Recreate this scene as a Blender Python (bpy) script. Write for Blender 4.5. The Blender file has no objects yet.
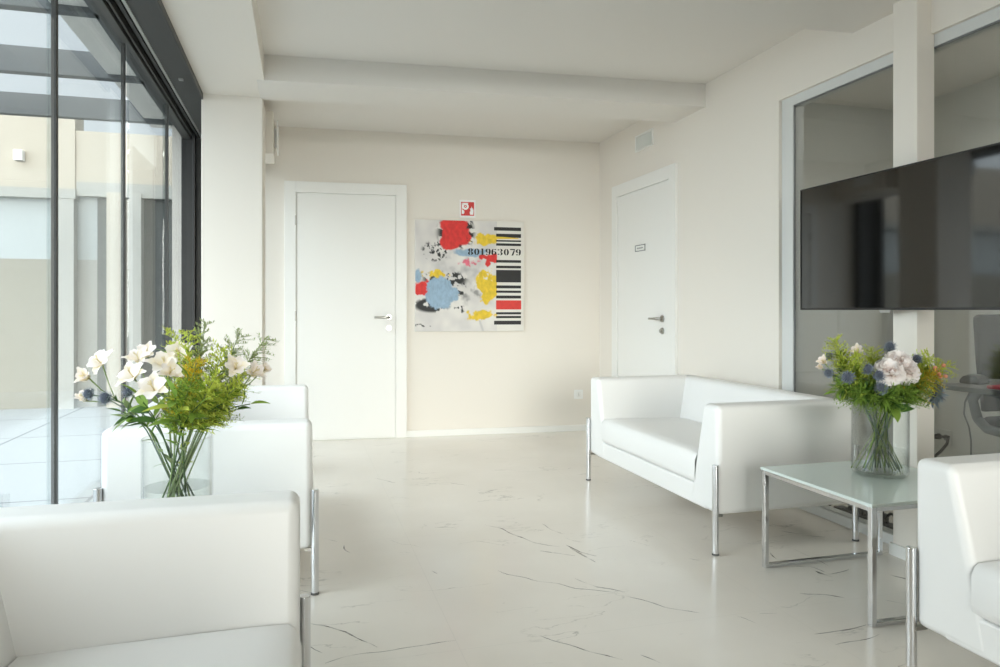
import bpy, bmesh, math, random
from mathutils import Vector, Matrix, noise

# ------------------------------------------------------------------ camera, sky, sun, exposure
S = bpy.context.scene
COL = S.collection
FPX, YAW, CAMH, HOR = 720.0, math.atan(200 / 720.0), 1.10, 310.0
SA, CA = math.sin(YAW), math.cos(YAW)
cam_d = bpy.data.cameras.new('camera')
cam = bpy.data.objects.new('camera', cam_d)
COL.objects.link(cam)
cam.location = (0, 0, CAMH)
cam.rotation_euler = (math.pi / 2, 0, -YAW)
cam_d.sensor_width = 36.0
cam_d.lens = 36.0 * FPX / 1000.0
cam_d.shift_y = -(333.5 - HOR) / 1000.0
cam_d.clip_start = 0.02
S.camera = cam

w = bpy.data.worlds.new('sky')
S.world = w
w.use_nodes = True
nt = w.node_tree
nt.nodes.clear()
wo = nt.nodes.new('ShaderNodeOutputWorld')
bg = nt.nodes.new('ShaderNodeBackground')
tc = nt.nodes.new('ShaderNodeTexCoord')
dot = nt.nodes.new('ShaderNodeVectorMath'); dot.operation = 'DOT_PRODUCT'
sd = Vector((-0.90, -0.22, 0.38)).normalized()
dot.inputs[1].default_value = sd
mr = nt.nodes.new('ShaderNodeMapRange'); mr.interpolation_type = 'SMOOTHSTEP'
mr.inputs[1].default_value = 0.30; mr.inputs[2].default_value = 1.0
mr.inputs[3].default_value = 0.62; mr.inputs[4].default_value = 3.8
nt.links.new(tc.outputs['Generated'], dot.inputs[0])
nt.links.new(dot.outputs['Value'], mr.inputs[0])
nt.links.new(mr.outputs[0], bg.inputs['Strength'])
bg.inputs['Color'].default_value = (0.88, 0.945, 1.0, 1)
nt.links.new(bg.outputs[0], wo.inputs[0])

sun_d = bpy.data.lights.new('sun', 'SUN')
sun_d.energy = 2.2; sun_d.angle = math.radians(25); sun_d.color = (1.0, 0.945, 0.88)
sun = bpy.data.objects.new('sun', sun_d); COL.objects.link(sun)
sun.rotation_euler = Vector((0.06, 1.0, -0.08)).to_track_quat('-Z', 'Y').to_euler()

def portal(loc, rot, sx, sy):
    l = bpy.data.lights.new('portal', 'AREA'); l.shape = 'RECTANGLE'; l.size = sx; l.size_y = sy
    l.cycles.is_portal = True
    o = bpy.data.objects.new('portal', l); COL.objects.link(o); o.location = loc; o.rotation_euler = rot
portal((-0.95, 3.80, 1.24), (0, -math.pi / 2, 0), 2.48, 5.0)
portal((0.9, -3.1, 1.24), (math.pi / 2, 0, 0), 3.3, 2.4)

S.view_settings.view_transform = 'Standard'
S.view_settings.look = 'None'
S.view_settings.gamma = 1.0
S.view_settings.use_curve_mapping = False
S.view_settings.exposure = 0.84
cy = S.cycles
cy.use_denoising = True
cy.max_bounces = 14; cy.diffuse_bounces = 8; cy.glossy_bounces = 4
cy.transmission_bounces = 6; cy.transparent_max_bounces = 24
cy.caustics_reflective = False; cy.caustics_refractive = False
cy.sample_clamp_indirect = 6.0

# ------------------------------------------------------------------ materials
def lin(c):
    return tuple(((x / 12.92) if x <= 0.04045 else ((x + 0.055) / 1.055) ** 2.4) for x in c)
def rgb(r, g, b):
    return lin((r / 255.0, g / 255.0, b / 255.0)) + (1.0,)

def mat(name, color, rough=0.5, metal=0.0, spec=0.5, bump=0.0, bscale=200.0, var=0.0, vscale=3.0, attr=None, coat=0.0, sss=0.0):
    m = bpy.data.materials.new(name); m.use_nodes = True
    t = m.node_tree; b = t.nodes['Principled BSDF']
    b.inputs['Base Color'].default_value = color
    b.inputs['Roughness'].default_value = rough
    b.inputs['Metallic'].default_value = metal
    b.inputs['Specular IOR Level'].default_value = spec
    b.inputs['Coat Weight'].default_value = coat
    src = None
    if attr:
        a = t.nodes.new('ShaderNodeVertexColor'); a.layer_name = attr
        src = a.outputs['Color']
        t.links.new(src, b.inputs['Base Color'])
    g = t.nodes.new('ShaderNodeTexCoord')
    if var:
        n = t.nodes.new('ShaderNodeTexNoise'); n.inputs['Scale'].default_value = vscale; n.inputs['Detail'].default_value = 3
        t.links.new(g.outputs['Object'], n.inputs['Vector'])
        r = t.nodes.new('ShaderNodeMapRange'); r.inputs[3].default_value = 1 - var; r.inputs[4].default_value = 1 + var
        t.links.new(n.outputs['Fac'], r.inputs[0])
        x = t.nodes.new('ShaderNodeMix'); x.data_type = 'RGBA'; x.blend_type = 'MULTIPLY'; x.inputs[0].default_value = 1.0
        if src: t.links.new(src, x.inputs[6])
        else: x.inputs[6].default_value = color
        t.links.new(r.outputs[0], x.inputs[7])
        t.links.new(x.outputs[2], b.inputs['Base Color'])
    if bump:
        n = t.nodes.new('ShaderNodeTexNoise'); n.inputs['Scale'].default_value = bscale; n.inputs['Detail'].default_value = 2
        t.links.new(g.outputs['Object'], n.inputs['Vector'])
        u = t.nodes.new('ShaderNodeBump'); u.inputs['Strength'].default_value = bump; u.inputs['Distance'].default_value = 0.002
        t.links.new(n.outputs['Fac'], u.inputs['Height']); t.links.new(u.outputs[0], b.inputs['Normal'])
    return m

def glass(name, tint, base=0.04, rough=0.0, power=5.0, edge=0.9):
    m = bpy.data.materials.new(name); m.use_nodes = True
    t = m.node_tree; t.nodes.clear()
    o = t.nodes.new('ShaderNodeOutputMaterial')
    tr = t.nodes.new('ShaderNodeBsdfTransparent'); tr.inputs[0].default_value = tint
    gl = t.nodes.new('ShaderNodeBsdfGlossy'); gl.inputs['Roughness'].default_value = rough
    lw = t.nodes.new('ShaderNodeLayerWeight'); lw.inputs['Blend'].default_value = 0.5
    p = t.nodes.new('ShaderNodeMath'); p.operation = 'POWER'; p.inputs[1].default_value = power
    r = t.nodes.new('ShaderNodeMapRange'); r.inputs[3].default_value = base; r.inputs[4].default_value = edge
    mx = t.nodes.new('ShaderNodeMixShader')
    t.links.new(lw.outputs['Facing'], p.inputs[0]); t.links.new(p.outputs[0], r.inputs[0])
    t.links.new(r.outputs[0], mx.inputs[0]); t.links.new(tr.outputs[0], mx.inputs[1]); t.links.new(gl.outputs[0], mx.inputs[2])
    t.links.new(mx.outputs[0], o.inputs[0])
    return m

M = {}
M['wall'] = mat('wall_paint', rgb(231, 225, 216), 0.85, spec=0.2, bump=0.05, bscale=300)
M['ceil'] = mat('ceiling_paint', rgb(226, 222, 216), 0.9, spec=0.15)
M['door'] = mat('door_lacquer', rgb(234, 233, 229), 0.4)
M['leather'] = mat('white_leather', rgb(237, 236, 234), 0.42, spec=0.45, bump=0.06, bscale=420)
M['chrome'] = mat('chrome', rgb(225, 226, 228), 0.10, metal=1.0)
M['steel'] = mat('satin_steel', rgb(176, 174, 168), 0.3, metal=1.0)
M['black'] = mat('black_plastic', rgb(22, 22, 22), 0.4)
M['rubber'] = mat('dark_rubber', rgb(80, 80, 80), 0.5)
M['alu'] = mat('anthracite_aluminium', rgb(62, 62, 60), 0.5, spec=0.4)
M['alu_d'] = mat('black_track', rgb(24, 24, 23), 0.5)
M['silver'] = mat('silver_rail', rgb(170, 170, 166), 0.35, metal=0.7)
M['frame'] = mat('partition_frame', rgb(212, 213, 211), 0.5)
M['white'] = mat('white_plastic', rgb(240, 240, 238), 0.4)
M['greyp'] = mat('grey_plastic', rgb(120, 121, 122), 0.5)
M['vent'] = mat('vent_grey', rgb(238, 239, 235), 0.5)
M['pane'] = glass('window_glass', (0.90, 0.93, 0.93, 1), 0.035, edge=0.5)
M['pane2'] = glass('partition_glass', (0.84, 0.86, 0.85, 1), 0.09)
M['vase'] = glass('vase_glass', (0.985, 0.993, 0.988, 1), 0.04, power=3.0, edge=0.75)
M['water'] = glass('vase_water', (0.98, 0.99, 0.98, 1), 0.04, power=4.0, edge=0.6)
M['screen'] = mat('tv_screen', rgb(14, 14, 13), 0.05, spec=1.0)
M['bezel'] = mat('tv_bezel', rgb(20, 20, 20), 0.35)
M['red'] = mat('sign_red', rgb(205, 38, 34), 0.45)
M['office'] = mat('office_paint', rgb(214, 215, 211), 0.85)
M['desk'] = mat('desk_laminate', rgb(112, 112, 110), 0.5)
M['mesh'] = mat('chair_mesh', rgb(48, 48, 48), 0.8)
M['pinkred'] = mat('red_card', rgb(205, 70, 80), 0.6)
M['canvas'] = mat('painted_canvas', (1, 1, 1, 1), 0.6, attr='Col')
M['canvas_side'] = mat('canvas_side', rgb(228, 226, 220), 0.7)
M['ink'] = mat('black_ink', rgb(26, 26, 25), 0.55, var=0.35, vscale=30)
M['inkred'] = mat('red_ink', rgb(214, 52, 44), 0.55, var=0.2, vscale=30)
M['render'] = mat('facade_render', rgb(180, 172, 158), 0.9, var=0.04, vscale=2)
M['render_w'] = mat('facade_trim', rgb(168, 167, 161), 0.8)
M['fac_grey'] = mat('facade_grey', rgb(160, 160, 154), 0.7)
M['curtain'] = mat('dark_curtain', rgb(98, 101, 99), 0.8, var=0.2, vscale=4)
M['palepane'] = mat('pale_blind', rgb(172, 178, 178), 0.6)
M['beige'] = mat('beige_blind', rgb(150, 146, 134), 0.8)
M['slat'] = mat('pergola_grey', rgb(84, 88, 90), 0.6)
M['petal'] = mat('petal', (1, 1, 1, 1), 0.6, attr='Col', spec=0.2)
M['green'] = mat('foliage', (1, 1, 1, 1), 0.55, attr='Col', spec=0.3)
def translucent(m, fac):
    t = m.node_tree; b = t.nodes['Principled BSDF']; o = t.nodes['Material Output']
    a = t.nodes.new('ShaderNodeVertexColor'); a.layer_name = 'Col'
    tl = t.nodes.new('ShaderNodeBsdfTranslucent'); mx = t.nodes.new('ShaderNodeMixShader'); mx.inputs[0].default_value = fac
    t.links.new(a.outputs[0], tl.inputs[0]); t.links.new(b.outputs[0], mx.inputs[1]); t.links.new(tl.outputs[0], mx.inputs[2]); t.links.new(mx.outputs[0], o.inputs[0])
translucent(M['green'], 0.35); translucent(M['petal'], 0.25)
M['thistle'] = mat('thistle', (1, 1, 1, 1), 0.7, attr='Col', spec=0.2)

def table_glass():
    m = bpy.data.materials.new('frosted_table_glass'); m.use_nodes = True
    t = m.node_tree; b = t.nodes['Principled BSDF']
    b.inputs['Base Color'].default_value = rgb(226, 236, 231)
    b.inputs['Roughness'].default_value = 0.05
    b.inputs['Specular IOR Level'].default_value = 0.6
    o = t.nodes['Material Output']
    tr = t.nodes.new('ShaderNodeBsdfTransparent'); tr.inputs[0].default_value = (0.86, 0.91, 0.88, 1)
    mx = t.nodes.new('ShaderNodeMixShader'); mx.inputs[0].default_value = 0.9
    t.links.new(tr.outputs[0], mx.inputs[1]); t.links.new(b.outputs[0], mx.inputs[2]); t.links.new(mx.outputs[0], o.inputs[0])
    return m
M['tglass'] = table_glass()

def floor_mat():
    m = bpy.data.materials.new('marble_tile'); m.use_nodes = True
    t = m.node_tree; b = t.nodes['Principled BSDF']; L = t.links.new
    b.inputs['Roughness'].default_value = 0.2
    b.inputs['Specular IOR Level'].default_value = 0.42
    g = t.nodes.new('ShaderNodeTexCoord')
    # broad cloudy tone
    n0 = t.nodes.new('ShaderNodeTexNoise'); n0.inputs['Scale'].default_value = 1.4; n0.inputs['Detail'].default_value = 5
    L(g.outputs['Object'], n0.inputs['Vector'])
    c0 = t.nodes.new('ShaderNodeValToRGB')
    c0.color_ramp.elements[0].position = 0.3; c0.color_ramp.elements[0].color = rgb(220, 213, 203)
    c0.color_ramp.elements[1].position = 0.7; c0.color_ramp.elements[1].color = rgb(230, 224, 215)
    L(n0.outputs['Fac'], c0.inputs[0])
    # faint thin veins: zero level of stretched noise, broken up by a mask
    mp = t.nodes.new('ShaderNodeMapping'); mp.inputs['Scale'].default_value = (0.9, 2.6, 1); mp.inputs['Rotation'].default_value = (0, 0, 0.25)
    L(g.outputs['Object'], mp.inputs[0])
    n1 = t.nodes.new('ShaderNodeTexNoise'); n1.inputs['Scale'].default_value = 1.3; n1.inputs['Detail'].default_value = 6; n1.inputs['Roughness'].default_value = 0.55
    L(mp.outputs[0], n1.inputs['Vector'])
    s = t.nodes.new('ShaderNodeMath'); s.operation = 'SUBTRACT'; s.inputs[1].default_value = 0.5; L(n1.outputs['Fac'], s.inputs[0])
    ab = t.nodes.new('ShaderNodeMath'); ab.operation = 'ABSOLUTE'; L(s.outputs[0], ab.inputs[0])
    r1 = t.nodes.new('ShaderNodeMapRange'); r1.inputs[1].default_value = 0.0; r1.inputs[2].default_value = 0.006; r1.inputs[3].default_value = 1; r1.inputs[4].default_value = 0
    L(ab.outputs[0], r1.inputs[0])
    n2 = t.nodes.new('ShaderNodeTexNoise'); n2.inputs['Scale'].default_value = 3.1; n2.inputs['Detail'].default_value = 3
    L(g.outputs['Object'], n2.inputs['Vector'])
    r2 = t.nodes.new('ShaderNodeMapRange'); r2.inputs[1].default_value = 0.50; r2.inputs[2].default_value = 0.66; L(n2.outputs['Fac'], r2.inputs[0])
    mu = t.nodes.new('ShaderNodeMath'); mu.operation = 'MULTIPLY'; L(r1.outputs[0], mu.inputs[0]); L(r2.outputs[0], mu.inputs[1])
    mu2 = t.nodes.new('ShaderNodeMath'); mu2.operation = 'MULTIPLY'; mu2.inputs[1].default_value = 0.5; L(mu.outputs[0], mu2.inputs[0])
    x1 = t.nodes.new('ShaderNodeMix'); x1.data_type = 'RGBA'
    L(mu2.outputs[0], x1.inputs[0]); L(c0.outputs[0], x1.inputs[6]); x1.inputs[7].default_value = rgb(120, 116, 110)
    # tile joints
    br = t.nodes.new('ShaderNodeTexBrick'); br.offset = 0.0
    br.inputs['Scale'].default_value = 1.0; br.inputs['Mortar Size'].default_value = 0.0016
    br.inputs['Brick Width'].default_value = 1.2; br.inputs['Row Height'].default_value = 1.2
    br.inputs['Color1'].default_value = (0, 0, 0, 1); br.inputs['Color2'].default_value = (0, 0, 0, 1); br.inputs['Mortar'].default_value = (1, 1, 1, 1)
    mb = t.nodes.new('ShaderNodeMapping'); mb.inputs['Location'].default_value = (0.70, 0.12, 0)
    L(g.outputs['Object'], mb.inputs[0]); L(mb.outputs[0], br.inputs['Vector'])
    m3 = t.nodes.new('ShaderNodeMath'); m3.operation = 'MULTIPLY'; m3.inputs[1].default_value = 0.09; L(br.outputs['Color'], m3.inputs[0])
    x2 = t.nodes.new('ShaderNodeMix'); x2.data_type = 'RGBA'
    L(m3.outputs[0], x2.inputs[0]); L(x1.outputs[2], x2.inputs[6]); x2.inputs[7].default_value = rgb(150, 148, 144)
    L(x2.outputs[2], b.inputs['Base Color'])
    return m
M['floor'] = floor_mat()

def vein_mat():
    m = bpy.data.materials.new('marble_vein'); m.use_nodes = True
    t = m.node_tree; b = t.nodes['Principled BSDF']; L = t.links.new
    b.inputs['Roughness'].default_value = 0.25
    b.inputs['Base Color'].default_value = rgb(112, 106, 100)
    g = t.nodes.new('ShaderNodeTexCoord')
    n = t.nodes.new('ShaderNodeTexNoise'); n.inputs['Scale'].default_value = 14; n.inputs['Detail'].default_value = 4
    L(g.outputs['Object'], n.inputs['Vector'])
    r = t.nodes.new('ShaderNodeMapRange'); r.inputs[1].default_value = 0.34; r.inputs[2].default_value = 0.62; r.inputs[3].default_value = 0.05; r.inputs[4].default_value = 0.9
    L(n.outputs['Fac'], r.inputs[0]); L(r.outputs[0], b.inputs['Alpha'])
    return m
M['vein'] = vein_mat()

def terrace_mat():
    m = bpy.data.materials.new('terrace_slabs'); m.use_nodes = True
    t = m.node_tree; b = t.nodes['Principled BSDF']; L = t.links.new
    b.inputs['Roughness'].default_value = 0.8
    g = t.nodes.new('ShaderNodeTexCoord')
    br = t.nodes.new('ShaderNodeTexBrick'); br.offset = 0.0; br.inputs['Scale'].default_value = 1.0
    br.inputs['Mortar Size'].default_value = 0.012; br.inputs['Brick Width'].default_value = 1.2; br.inputs['Row Height'].default_value = 1.2
    br.inputs['Color1'].default_value = rgb(178, 180, 181); br.inputs['Color2'].default_value = rgb(183, 185, 186); br.inputs['Mortar'].default_value = rgb(128, 130, 131)
    L(g.outputs['Object'], br.inputs['Vector']); L(br.outputs['Color'], b.inputs['Base Color'])
    return m
M['terrace'] = terrace_mat()

# ------------------------------------------------------------------ mesh helpers
class MB:
    """collects geometry for ONE mesh object"""
    def __init__(s): s.v = []; s.f = []; s.mi = []; s.c = []; s.col = (1, 1, 1, 1)
    def add(s, vs, fs, mi=0, cols=None):
        o = len(s.v); s.v += [tuple(x) for x in vs]
        s.c += (list(cols) if cols else [s.col] * len(vs))
        s.f += [tuple(i + o for i in f) for f in fs]; s.mi += [mi] * len(fs)
        return s
    def box(s, x0, x1, y0, y1, z0, z1, mi=0):
        return s.add([(x0, y0, z0), (x1, y0, z0), (x1, y1, z0), (x0, y1, z0), (x0, y0, z1), (x1, y0, z1), (x1, y1, z1), (x0, y1, z1)],
                     [(3, 2, 1, 0), (4, 5, 6, 7), (0, 1, 5, 4), (1, 2, 6, 5), (2, 3, 7, 6), (3, 0, 4, 7)], mi)
    def prism(s, poly, lo, hi, axis='z', mi=0):
        n = len(poly)
        def P(p, h):
            return {'z': (p[0], p[1], h), 'x': (h, p[0], p[1]), 'y': (p[0], h, p[1])}[axis]
        vs = [P(p, lo) for p in poly] + [P(p, hi) for p in poly]
        fs = [tuple(range(n))[::-1], tuple(range(n, 2 * n))] + [(i, (i + 1) % n, n + (i + 1) % n, n + i) for i in range(n)]
        return s.add(vs, fs, mi)
    def tube(s, pts, rad, seg=8, mi=0, cap=True):
        pts = [Vector(p) for p in pts]; n = len(pts)
        if not isinstance(rad, (list, tuple)): rad = [rad] * n
        vs = []; u = None
        for i, p in enumerate(pts):
            d = (pts[min(i + 1, n - 1)] - pts[max(i - 1, 0)])
            if d.length < 1e-9: d = Vector((0, 0, 1))
            d.normalize()
            if u is None:
                u = d.orthogonal().normalized()
            else:
                u = (u - d * u.dot(d)); u = u.normalized() if u.length > 1e-6 else d.orthogonal().normalized()
            w_ = d.cross(u)
            for k in range(seg):
                a = 2 * math.pi * k / seg
                vs.append(p + (u * math.cos(a) + w_ * math.sin(a)) * rad[i])
        fs = []
        for i in range(n - 1):
            for k in range(seg):
                k2 = (k + 1) % seg
                fs.append((i * seg + k, i * seg + k2, (i + 1) * seg + k2, (i + 1) * seg + k))
        if cap:
            fs.append(tuple(range(seg))[::-1]); fs.append(tuple((n - 1) * seg + k for k in range(seg)))
        return s.add(vs, fs, mi)
    def cyl(s, p0, p1, r0, r1=None, seg=20, mi=0):
        return s.tube([p0, p1], [r0, r0 if r1 is None else r1], seg, mi)
    def lathe(s, prof, seg=40, cx=0, cy=0, mi=0, closed=False):
        n = len(prof); vs = []; fs = []
        for (r, z) in prof:
            for k in range(seg):
                a = 2 * math.pi * k / seg
                vs.append((cx + r * math.cos(a), cy + r * math.sin(a), z))
        for i in range(n - 1 + (1 if closed else 0)):
            j = (i + 1) % n
            for k in range(seg):
                k2 = (k + 1) % seg
                fs.append((i * seg + k, i * seg + k2, j * seg + k2, j * seg + k))
        return s.add(vs, fs, mi)
    def ball(s, c, r, seg=10, rings=7, mi=0, sc=(1, 1, 1)):
        vs = []; fs = []
        for i in range(rings + 1):
            t = math.pi * i / rings
            for k in range(seg):
                a = 2 * math.pi * k / seg
                vs.append((c[0] + sc[0] * r * math.sin(t) * math.cos(a), c[1] + sc[1] * r * math.sin(t) * math.sin(a), c[2] + sc[2] * r * math.cos(t)))
        for i in range(rings):
            for k in range(seg):
                k2 = (k + 1) % seg
                fs.append((i * seg + k, (i + 1) * seg + k, (i + 1) * seg + k2, i * seg + k2))
        return s.add(vs, fs, mi)
    def leaf(s, base, d, up, L, W, curl=0.0, fold=0.25, n=5, shape='leaf', col=None, col2=None, ruffle=0.0):
        """a curved blade with a folded midrib; d direction, up the face normal"""
        d = Vector(d).normalized(); up = Vector(up); up = up - d * up.dot(d)
        up = up.normalized() if up.length > 1e-6 else d.orthogonal().normalized()
        sd_ = d.cross(up); p = Vector(base); vs = []; cs = []
        col = col or s.col; col2 = col2 or col
        for i in range(n + 1):
            t = i / n
            if shape == 'leaf': wd = math.sin(math.pi * (t ** 0.8)) * (1 - 0.15 * t)
            elif shape == 'petal': wd = (0.22 + 0.78 * math.sin(math.pi * min(1, 0.08 + t * 0.80))) * (1.0 if t < 0.85 else 0.72)
            elif shape == 'fan': wd = 0.15 + 0.85 * t
            else: wd = 1 - t * 0.9
            a = curl * t
            q = p + d * (L / n) * (1 if i else 0)
            if i:
                d2 = (d * math.cos(curl / n) + up * math.sin(curl / n)).normalized()
                up = (up * math.cos(curl / n) - d * math.sin(curl / n)).normalized(); d = d2
            p = q
            rf = ruffle * L * math.sin(t * 9 + len(s.v)) if ruffle else 0
            hw = W * 0.5 * max(wd, 0.02)
            vs += [p - sd_ * hw + up * (fold * hw + rf), p, p + sd_ * hw + up * (fold * hw - rf)]
            c = tuple(col[k] * (1 - t) + col2[k] * t for k in range(4)); cs += [c, c, c]
        fs = []
        for i in range(n):
            a = i * 3
            fs += [(a, a + 1, a + 4, a + 3), (a + 1, a + 2, a + 5, a + 4)]
        return s.add(vs, fs, 0, cs)
    def build(s, name, mats, parent=None, smooth=False, bevel=0.0, seg=2, loc=(0, 0, 0), rot=(0, 0, 0), weighted=False, origin=None):
        me = bpy.data.meshes.new(name)
        v = s.v
        if origin is not None:
            o_ = Vector(origin); v = [tuple(Vector(x) - o_) for x in v]; loc = origin
        me.from_pydata(v, [], s.f)
        if not isinstance(mats, (list, tuple)): mats = [mats]
        for m_ in mats: me.materials.append(m_)
        me.polygons.foreach_set('material_index', s.mi)
        if any(c != (1, 1, 1, 1) for c in s.c):
            ca = me.color_attributes.new('Col', 'FLOAT_COLOR', 'POINT')
            ca.data.foreach_set('color', [x for c in s.c for x in c])
        bm = bmesh.new(); bm.from_mesh(me)
        if not any(c != (1, 1, 1, 1) for c in s.c):
            bmesh.ops.recalc_face_normals(bm, faces=bm.faces)
        if bevel:
            es = [e for e in bm.edges if len(e.link_faces) == 2 and e.calc_face_angle(0) > 0.4]
            bmesh.ops.bevel(bm, geom=es, offset=bevel, segments=seg, profile=0.5, affect='EDGES', clamp_overlap=True)
        bm.to_mesh(me); bm.free()
        if smooth:
            me.polygons.foreach_set('use_smooth', [True] * len(me.polygons))
        ob = bpy.data.objects.new(name, me); COL.objects.link(ob)
        ob.location = loc; ob.rotation_euler = rot
        if parent: ob.parent = parent
        if weighted:
            md = ob.modifiers.new('wn', 'WEIGHTED_NORMAL'); md.keep_sharp = True; md.weight = 90
        return ob

def tag(o, label=None, cat=None, group=None, kind=None):
    if label: o['label'] = label
    if cat: o['category'] = cat
    if group: o['group'] = group
    if kind: o['kind'] = kind
    return o
def empty(name, loc=(0, 0, 0), rz=0.0, label=None, cat=None, group=None, kind=None):
    o = bpy.data.objects.new(name, None); COL.objects.link(o)
    o.location = loc; o.rotation_euler = (0, 0, rz); o.empty_display_size = 0.1
    return tag(o, label, cat, group, kind)
def struct(o, label=None): 
    return tag(o, label, None, None, 'structure')
def at(px, py, d):
    """the place seen at a picture point, d metres in front of the lens"""
    l = (px - 500) / FPX * d
    return Vector((d * SA + l * CA, d * CA - l * SA, CAMH - (py - HOR) * d / FPX))
def ground(px, py):
    return at(px, py, FPX * CAMH / (py - HOR))

CEIL = 2.63
XR = 2.645                                   # right wall face
BS = math.atan(0.0593)                       # the far wall runs a little off square
def back(u, z=0.0, out=0.0):                 # a point on the far wall: u along it, out towards the room
    return Vector((u * math.cos(BS) - out * math.sin(BS), 6.2715 - u * math.sin(BS) - out * math.cos(BS), z))

# ------------------------------------------------------------------ room shell
def build_floor():
    m = MB(); m.box(-0.95, 4.6, -3.2, 6.6, -0.12, 0.0)
    # darker veins of the marble, laid as hairline slivers of the same surface
    V = [
        ([(485, 525), (500, 529), (516, 536), (534, 543), (548, 546), (560, 547)], .008), ([(540, 551), (560, 553), (575, 556)], .005),
        ([(566, 545), (580, 552), (597, 556)], .010), ([(570, 548), (584, 556), (596, 562)], .008), ([(540, 524), (562, 534)], .004),
        ([(566, 538), (582, 542)], .004), ([(497, 571), (520, 577), (545, 582), (575, 589), (620, 594)], .006),
        ([(575, 578), (598, 587), (625, 592)], .006), ([(305, 622), (325, 626), (345, 632), (362, 641), (378, 647)], .006),
        ([(305, 645), (315, 650), (324, 652)], .005), ([(326, 664), (345, 657), (370, 653), (392, 650), (420, 645), (456, 641)], .006),
        ([(538, 635), (560, 642), (585, 649), (622, 660)], .006), ([(622, 596), (640, 600), (665, 608), (700, 613)], .007),
        ([(760, 614), (778, 614)], .004), ([(815, 635), (840, 630), (866, 625)], .006), ([(835, 645), (860, 640), (880, 634)], .005),
        ([(770, 552), (776, 559)], .006), ([(793, 549), (815, 558), (828, 566)], .004), ([(790, 566), (808, 566), (830, 574), (850, 570)], .006),
        ([(815, 571), (832, 577)], .010), ([(800, 593), (825, 595), (845, 598)], .006), ([(325, 538), (335, 542)], .009),
        ([(343, 545), (350, 554)], .008), ([(430, 571), (436, 574)], .007), ([(330, 503), (350, 506)], .004), ([(375, 478), (395, 483)], .006),
        ([(450, 483), (470, 486)], .004), ([(630, 540), (650, 546)], .004), ([(690, 558), (700, 560)], .006), ([(885, 600), (905, 604)], .006),
        ([(780, 531), (800, 534)], .006), ([(805, 535), (825, 537)], .008), ([(845, 528), (862, 534)], .006), ([(890, 575), (912, 580)], .006),
        ([(755, 520), (790, 528)], .005), ([(300, 590), (318, 597)], .004), ([(640, 655), (660, 664)], .004), ([(735, 617), (768, 627)], .003),
        ([(475, 542), (505, 545)], .003), ([(388, 540), (420, 548)], .003), ([(630, 470), (660, 474)], .004)]
    rnd = random.Random(3)
    for pts, wd in V:
        G = [ground(*p) for p in pts]
        fine = []
        for a, b in zip(G[:-1], G[1:]):
            k = max(2, int((b - a).length / 0.025))
            for i in range(k): fine.append(a.lerp(b, i / k))
        fine.append(G[-1])
        vs = []; n = len(fine)
        for i, p in enumerate(fine):
            d = (fine[min(i + 1, n - 1)] - fine[max(i - 1, 0)]).normalized(); nn = Vector((-d.y, d.x, 0))
            j = nn * (noise.noise(p * 9.0) * 0.02)
            h = wd * 0.75 * (0.25 + abs(noise.noise(p * 21.0 + Vector((7, 0, 0)))) * 1.3) * min(1, 0.25 + 4 * min(i, n - 1 - i) / n)
            vs += [p + j + nn * h, p + j - nn * h]
        m.add([(q.x, q.y, 0.0006) for q in vs], [(2 * i, 2 * i + 1, 2 * i + 3, 2 * i + 2) for i in range(n - 1)], 1)
    return struct(m.build('floor', [M['floor'], M['vein']]))
build_floor()
struct(MB().box(-1.2, 4.7, -3.3, 6.6, CEIL, CEIL + 0.3).build('ceiling', M['ceil']))

# far wall
wb = MB(); a0, a1 = back(-1.0), back(4.9)
wb.prism([(a0.x, a0.y), (a1.x, a1.y), (a1.x, a1.y + 0.25), (a0.x, a0.y + 0.25)], -0.02, CEIL + 0.02)
struct(wb.build('wall_back', M['wall']))
wr = MB()
wr.box(XR, XR + 0.12, 3.55, 6.3, -0.02, CEIL + 0.02)
wr.box(XR, XR + 0.12, -3.2, 0.10, -0.02, CEIL + 0.02)
wr.box(XR, XR + 0.12, 0.10, 3.55, 2.301, CEIL + 0.02)
struct(wr.build('wall_right', M['wall']))
wl = MB(); wl.box(-0.60, -0.39, 5.33, 6.33, 2.22, CEIL + 0.02)
wl.box(-1.10, -0.83, -3.2, 1.32, -0.02, CEIL + 0.02)
struct(wl.build('wall_left', M['wall']))
# rear wall with the wide window the light comes through
wk = MB()
wk.box(-1.0, -0.75, -3.2, -3.0, -0.02, CEIL + 0.02); wk.box(2.5, 4.6, -3.2, -3.0, -0.02, CEIL + 0.02)
wk.box(-0.75, 2.5, -3.2, -3.0, 2.42, CEIL + 0.02)
struct(wk.build('wall_rear', M['wall']))

# pilaster, lowered ceiling strip over the sliding window, the two ceiling beams, the free post
struct(MB().box(-0.605, -0.235, 4.92, 5.335, 0, 2.50).build('trim_1', M['wall'], bevel=0.004), 'pale square pilaster beside the dark sliding window')
struct(MB().box(-0.60, -0.207, -3.0, 4.94, 2.478, CEIL + 0.01).build('trim_2', M['wall'], bevel=0.004), 'lowered ceiling strip along the sliding window')
def beam(y0, name, lab):
    sl = 0.0725; t = 0.42
    m = MB(); xa, xb = -0.25, 2.66
    ya, yb = y0 + sl * 0 - (xa) * sl, y0 - xb * sl
    m.prism([(xa, ya), (xb, yb), (xb, yb + t), (xa, ya + t)], 2.475, CEIL + 0.01)
    struct(m.build(name, M['ceil'], bevel=0.004), lab)
beam(4.517, 'trim_3', 'shallow ceiling beam before the far wall')
beam(2.98 + 0.0725 * 2.66 - 0.42, 'trim_4', 'shallow ceiling beam above the television')
struct(MB().box(2.570, 2.664, 2.516, 2.648, 0, CEIL + 0.01).build('trim_5', M['wall'], bevel=0.003), 'free standing white square post behind the television')

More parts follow.
